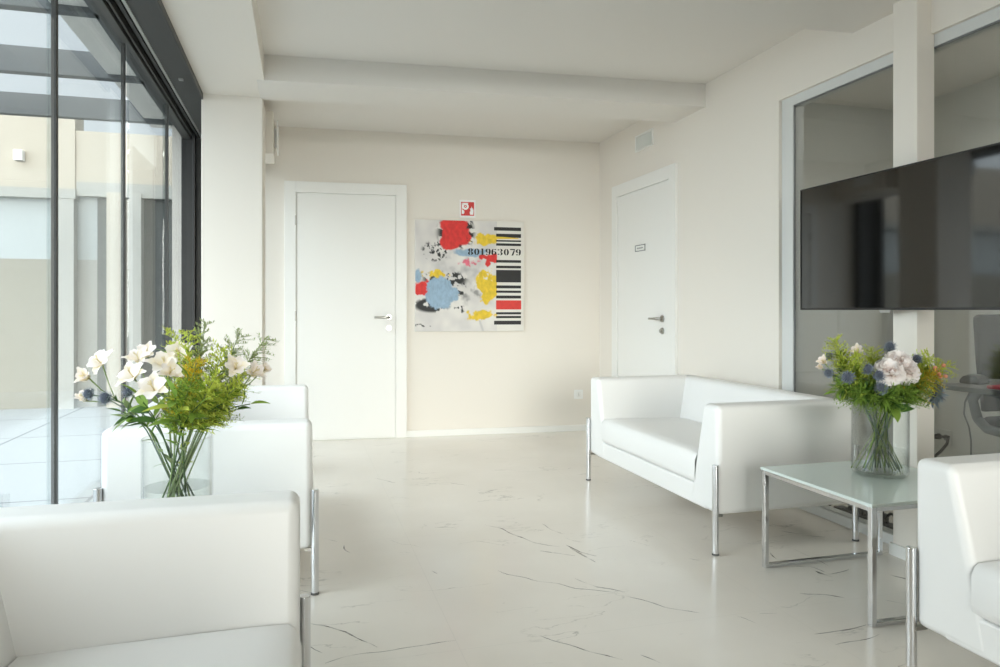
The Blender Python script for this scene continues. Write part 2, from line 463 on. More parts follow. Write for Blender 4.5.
# baseboards
bb = MB()
for u0, u1 in ((0.89, 2.66),):
    p, q, r_, s_ = back(u0, 0, 0), back(u1, 0, 0), back(u1, 0, 0.014), back(u0, 0, 0.014)
    bb.prism([(s_.x, s_.y), (r_.x, r_.y), (q.x, q.y), (p.x, p.y)], 0, 0.055)
struct(bb.build('baseboard_back', M['door'], bevel=0.002))
bb = MB(); bb.box(XR - 0.014, XR, 3.56, 4.68, 0, 0.055); bb.box(XR - 0.014, XR, 5.80, 6.12, 0, 0.055)
struct(bb.build('baseboard_right', M['door'], bevel=0.002))
bb = MB(); bb.box(2.558, 2.570, 2.504, 2.660, 0, 0.055); bb.box(2.558, 2.664, 2.504, 2.516, 0, 0.055)
struct(bb.build('baseboard_post', M['door'], bevel=0.002), 'white skirting around the foot of the post')

# ------------------------------------------------------------------ doors
def lever(parent, hx, hz, sgn, sc=1.0):
    """round rose with a lever towards sgn, local frame: wall face at y=0, room towards -y"""
    h = MB(); h.cyl((hx, 0, hz), (hx, -0.010, hz), 0.026); h.cyl((hx, -0.008, hz), (hx, -0.045, hz), 0.010)
    h.tube([(hx, -0.045, hz), (hx + sgn * 0.02, -0.050, hz), (hx + sgn * 0.125, -0.050, hz)], [0.011, 0.010, 0.009], 10)
    h.build('handle', M['steel'], parent, smooth=True, weighted=True)
    e = MB(); e.cyl((hx, 0, hz - 0.092), (hx, -0.010, hz - 0.092), 0.025)
    e.box(hx - 0.006, hx + 0.006, -0.028, -0.009, hz - 0.104, hz - 0.080)
    e.build('thumb_turn', M['steel'], parent, bevel=0.002)
def door(name, loc, rz, x0, x1, top, cas, hx, hz, sgn, hinges=True):
    d = empty(name, loc, rz, kind='structure')
    f = MB(); y0 = -0.022
    f.box(x0 - cas, x0, y0, 0.005, 0, top + cas); f.box(x1, x1 + cas, y0, 0.005, 0, top + cas); f.box(x0, x1, y0, 0.005, top, top + cas)
    f.box(x0 - 0.012 + 0.012, x0 + 0.004, -0.012, 0.005, 0, top); f.box(x1 - 0.004, x1, -0.012, 0.005, 0, top)
    f.build('casing', M['door'], d, bevel=0.004)
    g = MB(); g.box(x0, x1, -0.002, 0.005, 0.0, top); g.build('reveal', M['vent'], d)
    MB().box(x0 + 0.007, x1 - 0.007, -0.012, -0.001, 0.008, top - 0.007).build('leaf', M['door'], d, bevel=0.003)
    hx_ = x0 if sgn < 0 else x1
    for z in ((0.28, 1.05, 1.85) if hinges else ()):
        h = MB(); h.cyl((hx_ + 0.004 * sgn, -0.016, z - 0.04), (hx_ + 0.004 * sgn, -0.016, z + 0.04), 0.007, seg=10)
        h.build('hinge', M['steel'], d)
    lv = empty('lever_set', (0, -0.012, 0), 0); lv.parent = d
    lever(lv, hx, hz, sgn)
    return d
door('door_1', back(0), -BS, -0.033, 0.798, 2.086, 0.092, 0.738, 1.037, -1)
# the door in the side wall: local x runs towards the camera, room towards -y
d2 = door('door_2', (XR, 5.70, 0), -math.pi / 2, 0.0, 0.905, 2.070, 0.100, 0.80, 1.034, -1, False)

# sign plate on the side door
sp = empty('door_plate', (XR - 0.012, 5.26, 1.597), -math.pi / 2, 'small framed name plate on the narrow side door', 'sign')
m = MB(); m.box(-0.088, 0.088, -0.006, 0, -0.026, 0.026); m.build('plate', M['door'], sp, bevel=0.001)
m = MB()
for (x0, x1, z0, z1) in ((-.088, .088, .020, .026), (-.088, .088, -.026, -.020), (-.088, -.081, -.02, .02), (.081, .088, -.02, .02)):
    m.box(x0, x1, -0.0085, -0.0055, z0, z1)
m.build('border', M['greyp'], sp)
m = MB()
for k in range(6): m.box(-.055 + k * .019, -.055 + k * .019 + .009, -0.0075, -0.0055, -.005, .006)
m.build('lettering', M['greyp'], sp)

# ventilation grille high on the side wall
vg = empty('vent_grille', (XR, 5.214, 2.448), -math.pi / 2, 'small grey ventilation grille high above the side door', 'vent')
m = MB()
for (x0, x1, z0, z1) in ((-.15, .15, .052, .066), (-.15, .15, -.066, -.052), (-.15, -.137, -.052, .052), (.137, .15, -.052, .052)):
    m.box(x0, x1, -0.012, 0, z0, z1)
m.build('frame', M['door'], vg, bevel=0.001)
MB().box(-.138, .138, -0.002, 0.0, -.053, .053).build('backing', M['vent'], vg)
m = MB()
for k in range(11):
    z = -0.047 + k * 0.0094
    m.prism([(-0.010, z - .003), (-0.008, z - .004), (-0.002, z + .003), (-0.004, z + .004)], -.138, .138, 'x')
m.build('louvre', M['vent'], vg)

# ------------------------------------------------------------------ sliding window (left)
XG = -0.85
win = empty('window_1', (XG, 0, 0), 0, kind='structure', label='dark framed sliding glass wall beside the terrace')
Y0, Y1 = 1.30, 6.27
m = MB(); m.box(0.245, 0.256, Y0, 4.93, 2.44, 2.62); m.box(0.10, 0.25, Y0, Y1, 2.476, 2.62)
m.build('head_plate', M['alu'], win, bevel=0.002)
m = MB(); m.box(0.088, 0.104, Y0, Y1, 2.470, 2.60); m.build('track_rail', M['silver'], win)
m = MB(); m.box(-0.03, 0.09, Y0, Y1, 2.52, 2.62); m.box(0.060, 0.075, Y0, Y1, 2.478, 2.53); m.build('track_channel', M['alu_d'], win)
m = MB(); m.box(-0.05, 0.012, Y0, Y1, 2.462, 2.62); m.box(0.020, 0.032, Y0, Y1, 2.475, 2.55); m.build('head_rail', M['alu'], win, bevel=0.003)
m = MB(); m.box(-0.06, 0.26, Y1 - 0.07, Y1, 0, 2.6); m.box(0.03, 0.05, Y1 - 0.13, Y1 - 0.06, 0, 2.5); m.build('jamb', M['alu_d'], win, bevel=0.003)
m = MB(); m.box(-0.06, 0.10, Y0, Y1, -0.02, 0.012); m.build('floor_track', M['alu'], win)
ys = [1.32, 2.925, 4.07, 5.19, 6.22]
for i in range(len(ys) - 1):
    y0, y1 = ys[i], ys[i + 1]
    off = -0.022 if i % 2 else 0.0
    m = MB(); m.box(off - 0.005, off + 0.005, y0, y1, 0.03, 2.47)
    p = m.build('pane', M['pane'], win)
    s_ = MB(); s_.box(off - 0.009, off + 0.009, y1 - 0.014, y1 + 0.010, 0.012, 2.468); s_.box(off - 0.014, off + 0.014, y0, y1, 0.012, 0.05)
    s_.build('sash', M['alu'], p, bevel=0.002)
m = MB(); m.box(0.155, 0.180, 4.62, 4.650, 2.466, 2.477)
m.build('catch', M['silver'], win, bevel=0.001)

# rear window behind the viewer
rw = empty('window_3', (0, -3.1, 0), 0, kind='structure', label='wide glazed opening at the near end of the room')
for i, (x0, x1) in enumerate(((-0.75, 0.33), (0.33, 1.41), (1.41, 2.5))):
    p = MB().box(x0 + 0.04, x1 - 0.04, -0.005, 0.005, 0.05, 2.38).build('pane', M['pane'], rw)
    f = MB()
    f.box(x0, x0 + 0.045, -0.03, 0.03, 0, 2.42); f.box(x1 - 0.045, x1, -0.03, 0.03, 0, 2.42)
    f.box(x0, x1, -0.03, 0.03, 0, 0.06); f.box(x0, x1, -0.03, 0.03, 2.37, 2.42)
    f.build('sash', M['alu'], p, bevel=0.002)

# ------------------------------------------------------------------ office partition (right)
pw = empty('window_2', (2.665, 0, 0), 0, kind='structure', label='pale framed glass partition before the office')
f = MB()
f.box(0.0, 0.07, 3.452, 3.56, 0, 2.302); f.box(0.0, 0.07, 0.08, 0.20, 0, 2.302)
f.box(0.0, 0.07, 0.20, 3.455, 2.250, 2.302); f.box(0.0, 0.07, 0.20, 3.455, 0, 0.05)
f.build('frame', M['frame'], pw, bevel=0.002)
g = MB(); g.box(0.006, 0.016, 3.446, 3.453, 0.05, 2.252); g.box(0.006, 0.016, 0.20, 3.452, 2.243, 2.251); g.build('gasket', M['greyp'], pw)
for y0, y1 in ((2.60, 3.452), (1.40, 2.598), (0.20, 1.398)):
    MB().box(0.008, 0.018, y0, y1, 0.05, 2.248).build('pane', M['pane2'], pw)

# office beyond
om = MB(); om.box(4.40, 4.55, -3.2, 4.65, -0.02, CEIL + 0.02); om.box(XR + 0.12, 4.45, 4.50, 4.65, -0.02, CEIL + 0.02)
struct(om.build('wall_office', M['office']), 'grey office wall seen through the partition')
# dim inner skin of the office side
dk = empty('office_desk', (3.0, 2.825, 0), 0, 'thin grey desk in the office beyond the glass partition', 'desk')
MB().box(0, 0.40, -1.55, 0, 0.715, 0.74).build('desk_top', M['desk'], dk, bevel=0.003)
for x_ in (0.04, 0.32):
    for y_ in (-1.5, -0.50):
        MB().box(x_, x_ + 0.04, y_, y_ + 0.04, 0, 0.715).build('leg', M['greyp'], dk, bevel=0.003)
ms = empty('desk_speaker', (3.17, 2.765, 0.74), 0.2, 'small black rounded device on the office desk', 'desk device')
m = MB(); m.prism([(-0.05, 0), (0.05, 0), (0.05, 0.020), (0.03, 0.040), (-0.03, 0.044), (-0.05, 0.028)], -0.045, 0.045, 'x'); m.build('body', M['black'], ms, smooth=True, bevel=0.010, seg=3)
m = MB(); m.box(-0.03, 0.03, -0.02, 0.02, 0.038, 0.046); m.build('button', M['greyp'], ms, bevel=0.003)
cb = MB(); 
pts = [at(973, 381, 4.2), at(971, 390, 4.25), at(965, 402, 4.3), at(964, 414, 4.3), at(969, 427, 4.3), at(971, 440, 4.3), at(971, 455, 4.3)]
pts.append(Vector((pts[-1].x, pts[-1].y, 0.0)))
cb.tube(pts, 0.005, 6); tag(cb.build('desk_cable', M['greyp'], smooth=True, origin=(pts[-1].x, pts[-1].y, 0.0)), 'thin grey cable hanging down behind the office desk', 'cable')
tag(MB().box(-.09, .06, -.13, .06, 0, 0.014).build('red_folder', M['pinkred'], bevel=0.002, loc=(3.13, 2.54, 0.74), rot=(0, 0, 0.2)), 'red folder lying on the office desk', 'folder')
# wall socket with the black plug
ox = 4.40; so = empty('wall_socket', (ox, 4.086, 0.20), -math.pi / 2, 'grey wall socket low on the office wall with a plug in it', 'socket')
m = MB(); m.box(-0.075, 0.075, -0.010, 0, -0.055, 0.055); m.build('plate', M['frame'], so, bevel=0.003)
m = MB(); m.cyl((-0.02, -0.012, 0), (-0.02, -0.006, 0), 0.022); m.cyl((0.035, -0.012, 0), (0.035, -0.006, 0), 0.022); m.build('outlet', M['greyp'], so)
pg = MB(); pc = (ox - 0.012, 4.106, 0.20)
pg.cyl(pc, (ox - 0.055, 4.106, 0.20), 0.022, 0.014, 12)
pg.tube([(ox - 0.05, 4.106, 0.20), (ox - 0.085, 4.10, 0.205), at(949, 437, 4.98), at(947, 444, 4.98), at(941, 451, 4.99), at(934, 457, 5.0), at(930, 466, 5.0)], 0.010, 8)
tag(pg.build('power_plug', M['black'], smooth=True), 'black plug with its cord in the office wall socket', 'plug')
ol = empty('office_fill_lamp', (3.85, 2.55, CEIL), 0, 'unseen square fill lamp added on the office ceiling near its desk', 'lamp')  # added lamp, out of the camera's view, glowing only to brighten the dim office
MB().box(-0.32, 0.32, -0.32, 0.32, -0.03, 0.0).build('fill_lamp_frame', M['white'], ol, bevel=0.003)
em = bpy.data.materials.new('fill_lamp_glow'); em.use_nodes = True
eb = em.node_tree.nodes['Principled BSDF']; eb.inputs['Emission Color'].default_value = (1, 0.97, 0.92, 1); eb.inputs['Emission Strength'].default_value = 11.0
MB().box(-0.29, 0.29, -0.29, 0.29, -0.034, -0.028).build('fill_panel', em, ol)
# office chair facing the glass
oc = empty('office_chair', (3.90, 2.93, 0), 0, 'black mesh office chair with grey loop arms behind the office desk', 'chair')
m = MB(); m.prism([(-0.21, 0.53), (0.21, 0.53), (0.25, 0.80), (0.27, 1.06), (0.24, 1.075), (-0.24, 1.075), (-0.27, 1.06), (-0.25, 0.80)], 0.22, 0.25, 'y')
m.build('backrest', M['mesh'], oc, bevel=0.008)
m = MB(); m.box(-0.25, 0.25, -0.26, 0.22, 0.44, 0.51); m.build('seat', M['mesh'], oc, smooth=True, bevel=0.03, seg=3)
for s_ in (-1, 1):
    m = MB(); x_ = 0.29 * s_
    m.tube([(x_, 0.20, 0.50), (x_, 0.23, 0.60), (x_, 0.16, 0.70), (x_, 0.0, 0.71), (x_, -0.16, 0.69), (x_, -0.20, 0.60), (x_, -0.14, 0.49), (x_, 0.02, 0.44), (x_, 0.14, 0.45), (x_, 0.20, 0.50)], 0.026, 10)
    m.cyl((x_, 0.0, 0.445), (0.2 * s_, 0.0, 0.45), 0.02, seg=8)
    m.build('armrest', M['greyp'], oc, smooth=True)
m = MB(); m.cyl((0, 0, 0.08), (0, 0, 0.45), 0.03); m.cyl((0, 0.2, 0.45), (0, 0.235, 0.62), 0.03); m.build('column', M['black'], oc)
for k in range(5):
    a = k * math.tau / 5 + 0.3; e = (0.30 * math.cos(a), 0.30 * math.sin(a))
    m = MB(); m.tube([(0.03 * math.cos(a), 0.03 * math.sin(a), 0.11), (e[0], e[1], 0.075)], [0.026, 0.018], 8); b_ = m.build('base_arm', M['black'], oc)
    m = MB(); m.cyl((e[0] - 0.02 * math.sin(a), e[1] + 0.02 * math.cos(a), 0.03), (e[0] + 0.02 * math.sin(a), e[1] - 0.02 * math.cos(a), 0.03), 0.03, seg=14); m.cyl((e[0], e[1], 0.03), (e[0], e[1], 0.075), 0.01, seg=8); m.build('caster', M['black'], b_)
# black cable strip on the floor just behind the partition
ct = empty('power_strip', (2.80, 2.86, 0), 0, 'black power strip with loose cords on the floor behind the glass', 'power strip')
MB().box(-0.03, 0.03, -0.22, 0.40, 0.0, 0.045).build('strip', M['black'], ct, bevel=0.006)
m = MB(); rnd = random.Random(5)
for k in range(5):
    y_ = -0.18 + k * 0.12
    m.tube([(0, y_, 0.045), (-0.01, y_ + 0.02, 0.10), (-0.02, y_ + 0.08, 0.115 - 0.01 * k), (0.02, y_ + 0.16, 0.05), (0.05, y_ + 0.22, 0.012)], 0.007, 7)
m.build('cord', M['black'], ct, smooth=True)
for k in range(4):
    MB().box(-0.022, 0.022, -0.19 + k * 0.13, -0.14 + k * 0.13, 0.04, 0.085).build('plug', M['black'], ct, bevel=0.004)

# ------------------------------------------------------------------ television
tv = empty('television', (2.50, 2.62, 1.10), -math.pi / 2, 'large black flat television hung on the white post', 'television')
# local x towards the camera, -y towards the room
m = MB(); m.box(-0.560, 0.560, 0.012, 0.045, 0.0, 0.622); m.build('housing', M['black'], tv, bevel=0.006)
m = MB()
for (x0, x1, z0, z1) in ((-.56, .56, .616, .622), (-.56, .56, 0, .010), (-.56, -.554, .01, .616), (.554, .56, .01, .616)): m.box(x0, x1, -0.001, 0.014, z0, z1)
m.build('bezel', M['bezel'], tv)
MB().box(-0.555, 0.555, 0.002, 0.013, 0.009, 0.617).build('screen', M['screen'], tv)
MB().box(-0.030, 0.030, -0.001, 0.012, -0.012, 0.0).build('sensor_tab', M['silver'], tv)
m = MB(); m.box(-0.10, 0.16, 0.044, 0.070, 0.20, 0.42); m.build('wall_bracket', M['black'], tv)

# ------------------------------------------------------------------ air conditioner above door, wall socket, safety sign
ac = empty('ventilation_unit', (-0.39, 5.80, 2.225), math.pi / 2, 'small pale box unit high up behind the pilaster', 'ventilation unit')
# local -y -> +X (room), local x along +Y
m = MB(); m.box(-0.36, 0.02, -0.205, 0, 0, 0.31); m.build('body', M['wall'], ac, bevel=0.006)
m = MB(); m.box(-0.22, 0.0, -0.232, -0.222, 0.06, 0.28); m.box(-0.14, -0.10, -0.224, -0.20, 0.1, 0.24); m.build('front_panel', M['white'], ac, bevel=0.004)

ws = empty('wall_socket', back(2.447, 0.333), -BS, 'small white wall socket by the far end of the white sofa', 'socket')
m = MB(); m.box(-0.042, 0.042, -0.009, 0.0, -0.042, 0.042); m.build('plate', M['white'], ws, bevel=0.003)
m = MB(); m.box(-0.024, 0.024, -0.012, -0.008, -0.026, 0.026); m.build('outlet', M['door'], ws, bevel=0.002)
m = MB()
for k in (-1, 0, 1): m.cyl((0, -0.013, k * 0.012), (0, -0.0115, k * 0.012), 0.003, seg=8)
m.build('contact', M['greyp'], ws)

fs = empty('fire_sign', back(1.424, 1.990), -BS, 'small red and white fire equipment sign above the painting', 'sign')
MB().box(-0.071, 0.071, -0.005, 0, -0.078, 0.078).build('plate', M['white'], fs, bevel=0.001)
MB().box(-0.058, 0.058, -0.0065, -0.005, -0.060, 0.060).build('red_field', M['red'], fs)
m = MB()
y0, y1 = -0.0080, -0.0064
def ring(cx, cz, r0, r1, n=20):
    for k in range(n):
        a, b = k * math.tau / n, (k + 1) * math.tau / n
        m.prism([(cx + r0 * math.cos(a), cz + r0 * math.sin(a)), (cx + r1 * math.cos(a), cz + r1 * math.sin(a)), (cx + r1 * math.cos(b), cz + r1 * math.sin(b)), (cx + r0 * math.cos(b), cz + r0 * math.sin(b))], y0, y1, 'y')
ring(-0.020, 0.021, 0.013, 0.030); ring(-0.020, 0.021, 0.0, 0.006, 8)
m.box(-0.052, -0.046, y0, y1, -0.046, 0.050); m.box(-0.048, 0.006, y0, y1, 0.046, 0.052)
m.prism([(-0.046, -0.046), (-0.034, -0.046), (-0.028, -0.030), (-0.032, -0.016), (-0.046, -0.010)], y0, y1, 'y')
m.prism([(0.022, -0.050), (0.050, -0.050), (0.053, -0.010), (0.046, 0.012), (0.044, -0.006), (0.036, 0.022), (0.028, 0.000), (0.020, 0.008), (0.026, -0.016), (0.018, -0.030)], y0, y1, 'y')
m.build('pictogram', M['white'], fs)

# ------------------------------------------------------------------ painting
def fb(x, y, s, o=3):
    return noise.fractal(Vector((x * s, y * s, 4.2)), 0.8, 2.1, o)
def mixc(a, b, t):
    t = max(0.0, min(1.0, t)); return tuple(a[k] * (1 - t) + b[k] * t for k in range(3))
def sm(a, b, x):
    t = max(0.0, min(1.0, (x - a) / (b - a))); return t * t * (3 - 2 * t)
RED, BLU, YEL, BLK, GRY, PNK = rgb(214, 46, 42)[:3], rgb(146, 172, 194)[:3], rgb(226, 192, 46)[:3], rgb(34, 36, 36)[:3], rgb(176, 174, 174)[:3], rgb(222, 110, 130)[:3]
def paint(u, v):
    """u across from 0 to 1, v down from 0 to 1"""
    c = mixc(rgb(226, 222, 216)[:3], rgb(206, 202, 200)[:3], 0.5 + fb(u, v, 4))
    g = sm(0.30, 0.0, math.hypot((u - 0.40) / 1.2, v - 0.42)) * (0.5 + 1.3 * fb(u, v, 9))
    c = mixc(c, GRY, g)
    g = sm(0.16, 0.0, math.hypot((u - 0.52) / 1.6, v - 0.66)) * (0.3 + 1.6 * fb(u + 3, v, 14))
    c = mixc(c, rgb(150, 148, 146)[:3], g)
    def blob(cx, cy_, rx, ry, col, n=0.5, s=9, hard=0.12, sq=2.0):
        nonlocal c
        d = (abs((u - cx) / rx) ** sq + abs((v - cy_) / ry) ** sq) ** (1 / sq) + n * fb(u + cx * 7, v + cy_ * 5, s, 4)
        t = 1 - sm(1 - hard, 1 + hard, d)
        k = 1 + 0.18 * fb(u * 1.7, v, 22)
        c = mixc(c, tuple(min(1, x * k) for x in col), t)
    def specks(cx, cy_, rx, ry, col, th=0.10, s=26):
        nonlocal c
        if abs(u - cx) < rx * 1.2 and abs(v - cy_) < ry * 1.2:
            e = math.hypot((u - cx) / rx, (v - cy_) / ry)
            c = mixc(c, col, sm(th, th + 0.12, fb(u + 9, v - 3, s, 3) - 0.25 * max(0, e - 0.6)) * sm(1.2, 0.8, e))
    specks(0.18, 0.28, 0.12, 0.09, BLK, 0.16); specks(0.37, 0.11, 0.17, 0.15, BLK, -0.02, 20)
    blob(0.362, 0.112, 0.128, 0.132, RED, 0.30, 8, 0.08, 5)
    specks(0.50, 0.10, 0.035, 0.12, BLK, 0.05, 30)
    blob(0.50, 0.285, 0.15, 0.036, BLU, 0.5, 9, 0.2)
    blob(0.475, 0.37, 0.075, 0.030, PNK, 0.9, 16, 0.2); 
    blob(0.655, 0.165, 0.125, 0.055, YEL, 0.7, 11, 0.12)
    blob(0.675, 0.335, 0.085, 0.034, RED, 0.8, 14, 0.15); blob(0.665, 0.375, 0.020, 0.05, RED, 0.8, 14, 0.15)
    blob(0.675, 0.58, 0.095, 0.135, YEL, 0.9, 9, 0.10)
    blob(0.63, 0.855, 0.135, 0.046, YEL, 0.9, 10, 0.15)
    specks(0.27, 0.53, 0.20, 0.075, BLK, -0.08, 17); specks(0.41, 0.61, 0.05, 0.07, BLK, 0.0, 20)
    blob(0.17, 0.485, 0.09, 0.032, YEL, 1.0, 18, 0.15)
    specks(0.15, 0.765, 0.16, 0.065, BLK, -0.16, 12)
    blob(0.222, 0.665, 0.142, 0.142, BLU, 0.36, 8, 0.08)
    specks(0.40, 0.80, 0.05, 0.04, BLK, 0.12, 22)
    blob(0.06, 0.605, 0.058, 0.075, RED, 0.7, 13, 0.1)
    blob(0.02, 0.50, 0.03, 0.05, BLU, 0.6, 13, 0.3)
    specks(0.08, 0.945, 0.10, 0.014, BLK, 0.10, 22)
    if 0.58 < u < 0.63 and v > 0.90: c = mixc(c, GRY, 0.6 * sm(0.02, 0.0, abs(u - 0.585 - (v - 0.9) * 0.35)))
    if u > 0.752: c = mixc(c, rgb(226, 222, 214)[:3], 0.92)
    return c + (1.0,)
AW, AH = 0.966, 0.972
pa = empty('painting', back(0.959 + AW / 2, 0.912), -BS, 'square abstract painting with splashes of colour and a barcode', 'painting')
m = MB(); m.box(-AW / 2, AW / 2, -0.034, -0.002, 0, AH); m.build('stretcher', M['canvas_side'], pa, bevel=0.003)
N = 190; m = MB(); vs, cs = [], []
for j in range(N + 1):
    for i in range(N + 1):
        u, v = i / N, j / N
        vs.append((-AW / 2 + 0.003 + u * (AW - 0.006), -0.0348, AH - 0.003 - v * (AH - 0.006))); cs.append(paint(u, v))
m.add(vs, [(j * (N + 1) + i, (j + 1) * (N + 1) + i, (j + 1) * (N + 1) + i + 1, j * (N + 1) + i + 1) for j in range(N) for i in range(N)], 0, cs)
m.build('canvas', M['canvas'], pa)
bars = [(42, 62, 1), (80, 102, 0), (117, 126, 0), (136, 150, 0), (233, 248, 0), (266, 281, 0), (291, 363, 0), (381, 398, 0), (411, 424, 0), (440, 457, 0), (537, 550, 0), (559, 572, 0), (587, 609, 1)]
def au(px): return -AW / 2 + (px + 268) / 628.0 * AW
def av(py): return AH - (py - 8) / 640.0 * AH
for b0, b1, wide in bars:
    MB().box(au(185 if wide else 197), au(344), -0.0362, -0.0345, av(b1), av(b0)).build('bar', M['ink'], pa)
MB().box(au(197), au(345), -0.0362, -0.0345, av(521), av(468)).build('red_bar', M['inkred'], pa)
m = MB(); m.prism([(au(150), av(112)), (au(330), av(108)), (au(330), av(104)), (au(250), av(99)), (au(150), av(96))], -0.0364, -0.0345, 'y')
m.build('yellow_streak', mat('yellow_paint', rgb(226, 192, 46), 0.6, var=0.2, vscale=30), pa)
# fat-faced stencil digits
m = MB(); yq0, yq1 = -0.0364, -0.0345
def quad(pts): m.prism(pts, yq0, yq1, 'y')
def crescent(cx, cz, w_, h_, sw, a0, a1, thin=0.12, n=14):
    """outer ellipse against a narrow inner slot: heavy sides, hairline top and foot"""
    for k in range(n):
        a, b = a0 + (a1 - a0) * k / n, a0 + (a1 - a0) * (k + 1) / n
        f = lambda t: (cx + w_ / 2 * math.cos(t), cz + h_ / 2 * math.sin(t))
        g_ = lambda t: (cx + (w_ / 2 - sw) * math.cos(t), cz + (h_ / 2 - thin * h_ * 0.5) * math.sin(t))
        quad([g_(a), f(a), f(b), g_(b)])
def digit(ch, cx, z0, w_, h_):
    s = w_ * 0.34; zc = z0 + h_ / 2; R = math.radians
    if ch == '0': crescent(cx, zc, w_, h_, s, R(100), R(260)); crescent(cx, zc, w_, h_, s, R(-80), R(80))
    elif ch == '8':
        for q, hh in ((0.755, 0.49), (0.26, 0.52)):
            crescent(cx, z0 + h_ * q, w_ * (0.92 if q > .5 else 1), h_ * hh, s, R(104), R(256), 0.2); crescent(cx, z0 + h_ * q, w_ * (0.92 if q > .5 else 1), h_ * hh, s, R(-76), R(76), 0.2)
    elif ch == '1':
        m.box(cx - s / 2, cx + s / 2, yq0, yq1, z0 + h_ * .07, z0 + h_); m.box(cx - w_ * .42, cx + w_ * .42, yq0, yq1, z0, z0 + h_ * .06)
        quad([(cx - w_ * .38, z0 + h_ * .84), (cx - s / 2, z0 + h_ * .88), (cx - s / 2, z0 + h_), (cx - w_ * .1, z0 + h_ * .97)])
    elif ch in '96':
        f = 1 if ch == '9' else -1
        crescent(cx, zc + f * h_ * 0.18, w_, h_ * 0.62, s, R(100), R(260), 0.18); crescent(cx, zc + f * h_ * 0.18, w_, h_ * 0.62, s, R(-80), R(80), 0.18)
        if f > 0: crescent(cx, zc, w_, h_, s, R(-75), R(20)); m.box(cx - w_ * .42, cx - w_ * .1, yq0, yq1, z0 + h_ * .05, z0 + h_ * .2)
        else: crescent(cx, zc, w_, h_, s, R(105), R(200)); m.box(cx + w_ * .1, cx + w_ * .42, yq0, yq1, z0 + h_ * .8, z0 + h_ * .95)
    elif ch == '3':
        for q, hh in ((0.755, 0.49), (0.26, 0.52)): crescent(cx, z0 + h_ * q, w_, h_ * hh, s, R(-86), R(86), 0.2)
        m.box(cx - w_ * .46, cx - w_ * .14, yq0, yq1, z0 + h_ * .08, z0 + h_ * .24); m.box(cx - w_ * .46, cx - w_ * .14, yq0, yq1, z0 + h_ * .76, z0 + h_ * .92)
    elif ch == '7':
        m.box(cx - w_ * .48, cx + w_ * .48, yq0, yq1, z0 + h_ * .84, z0 + h_)
        quad([(cx - w_ * .22, z0), (cx + w_ * .12, z0), (cx + w_ * .46, z0 + h_ * .80), (cx + w_ * .22, z0 + h_ * .80)])
xs = [48, 84, 117, 150, 184, 220, 257, 294, 328]
for ch, x_ in zip('801963079', xs):
    m = MB(); digit(ch, au(x_), av(206), AW * 30 / 628.0, av(168) - av(206)); m.build('digit', M['ink'], pa)

# ------------------------------------------------------------------ white leather sofas
SW, SD = 1.484, 0.738
def sofa(name, loc, rz, label):
    r = empty(name, loc, rz, label, 'sofa', 'white leather sofas')
    hw = SW / 2; zb, zt = 0.175, 0.668
    for s in (-1, 1):
        m = MB()
        m.prism([(s * (hw - 0.250), zb), (s * hw, zb), (s * hw, zt), (s * (hw - 0.128), zt)], 0.0, SD, 'y')
        m.build('arm', M['leather'], r, smooth=True, bevel=0.026, seg=4, weighted=True)
    m = MB(); m.prism([(SD - 0.27, zb), (SD - 0.004, zb), (SD - 0.004, zt), (SD - 0.115, zt)], -hw + 0.05, hw - 0.05, 'x')
    m.build('backrest', M['leather'], r, smooth=True, bevel=0.026, seg=4, weighted=True)
    m = MB(); m.box(-hw + 0.10, hw - 0.10, 0.002, SD - 0.15, zb + 0.001, 0.280)
    m.build('seat_base', M['leather'], r, smooth=True, bevel=0.012, seg=3, weighted=True)
    # seat cushion, slightly crowned
    c = MB(); nx, ny = 22, 8; x0, x1, y0, y1 = -hw + 0.192, hw - 0.192, -0.002, SD - 0.20
    B, T = 0.283, 0.428
    prof = [(0.006, B), (-0.004, B + .008), (-0.007, B + .03), (-0.006, T - .035), (0.004, T - .012), (0.018, T - .002)]
    vs = []; rows = len(prof) + ny
    for i in range(nx + 1):
        u = i / nx; x = x0 + (x1 - x0) * u; ex = min(1, min(u, 1 - u) * 14)
        for (dy, z) in prof: vs.append((x, y0 + dy + (0.006 if ex < 0.5 else 0), B + (z - B) * (0.95 + 0.05 * ex)))
        for j in range(1, ny + 1):
            t = j / ny; y = y0 + 0.018 + (y1 - y0 - 0.018) * t
            z = T + 0.004 * math.sin(math.pi * min(1, t * 1.1)) * (0.4 + 0.6 * math.sin(math.pi * u)) - 0.012 * t
            vs.append((x, y, B + (z - B) * (0.95 + 0.05 * ex)))
    R_ = rows
    fsx = [(i * R_ + j, (i + 1) * R_ + j, (i + 1) * R_ + j + 1, i * R_ + j + 1) for i in range(nx) for j in range(R_ - 1)]
    c.add(vs, fsx)
    c.box(x0 + 0.01, x1 - 0.01, y0 + 0.02, y1, 0.278, 0.38)
    c.build('seat_cushion', M['leather'], r, smooth=True)
    for sx in (-1, 1):
        for (yy, top) in ((-0.010, 0.405), (SD + 0.008, 0.46)):
            l = MB(); xx = sx * (hw - 0.003)
            l.cyl((xx, yy, 0.007), (xx, yy, top), 0.0145, seg=20)
            leg = l.build('leg', M['chrome'], r, smooth=True, bevel=0.002, weighted=True)
            MB().cyl((xx, yy, 0.0), (xx, yy, 0.008), 0.0160, seg=20).build('foot_pad', M['rubber'], leg)
            b = MB(); yi = 0.03 if yy < 0 else SD - 0.03
            b.box(xx - sx * 0.012 - 0.006, xx - sx * 0.012 + 0.006, min(yy, yi), max(yy, yi), 0.166, 0.178)
            b.build('bracket', M['steel'], leg)
    return r
sofa('sofa', (1.807, 3.594, 0), -math.pi / 2, 'white leather sofa under the television with chrome legs in full view')
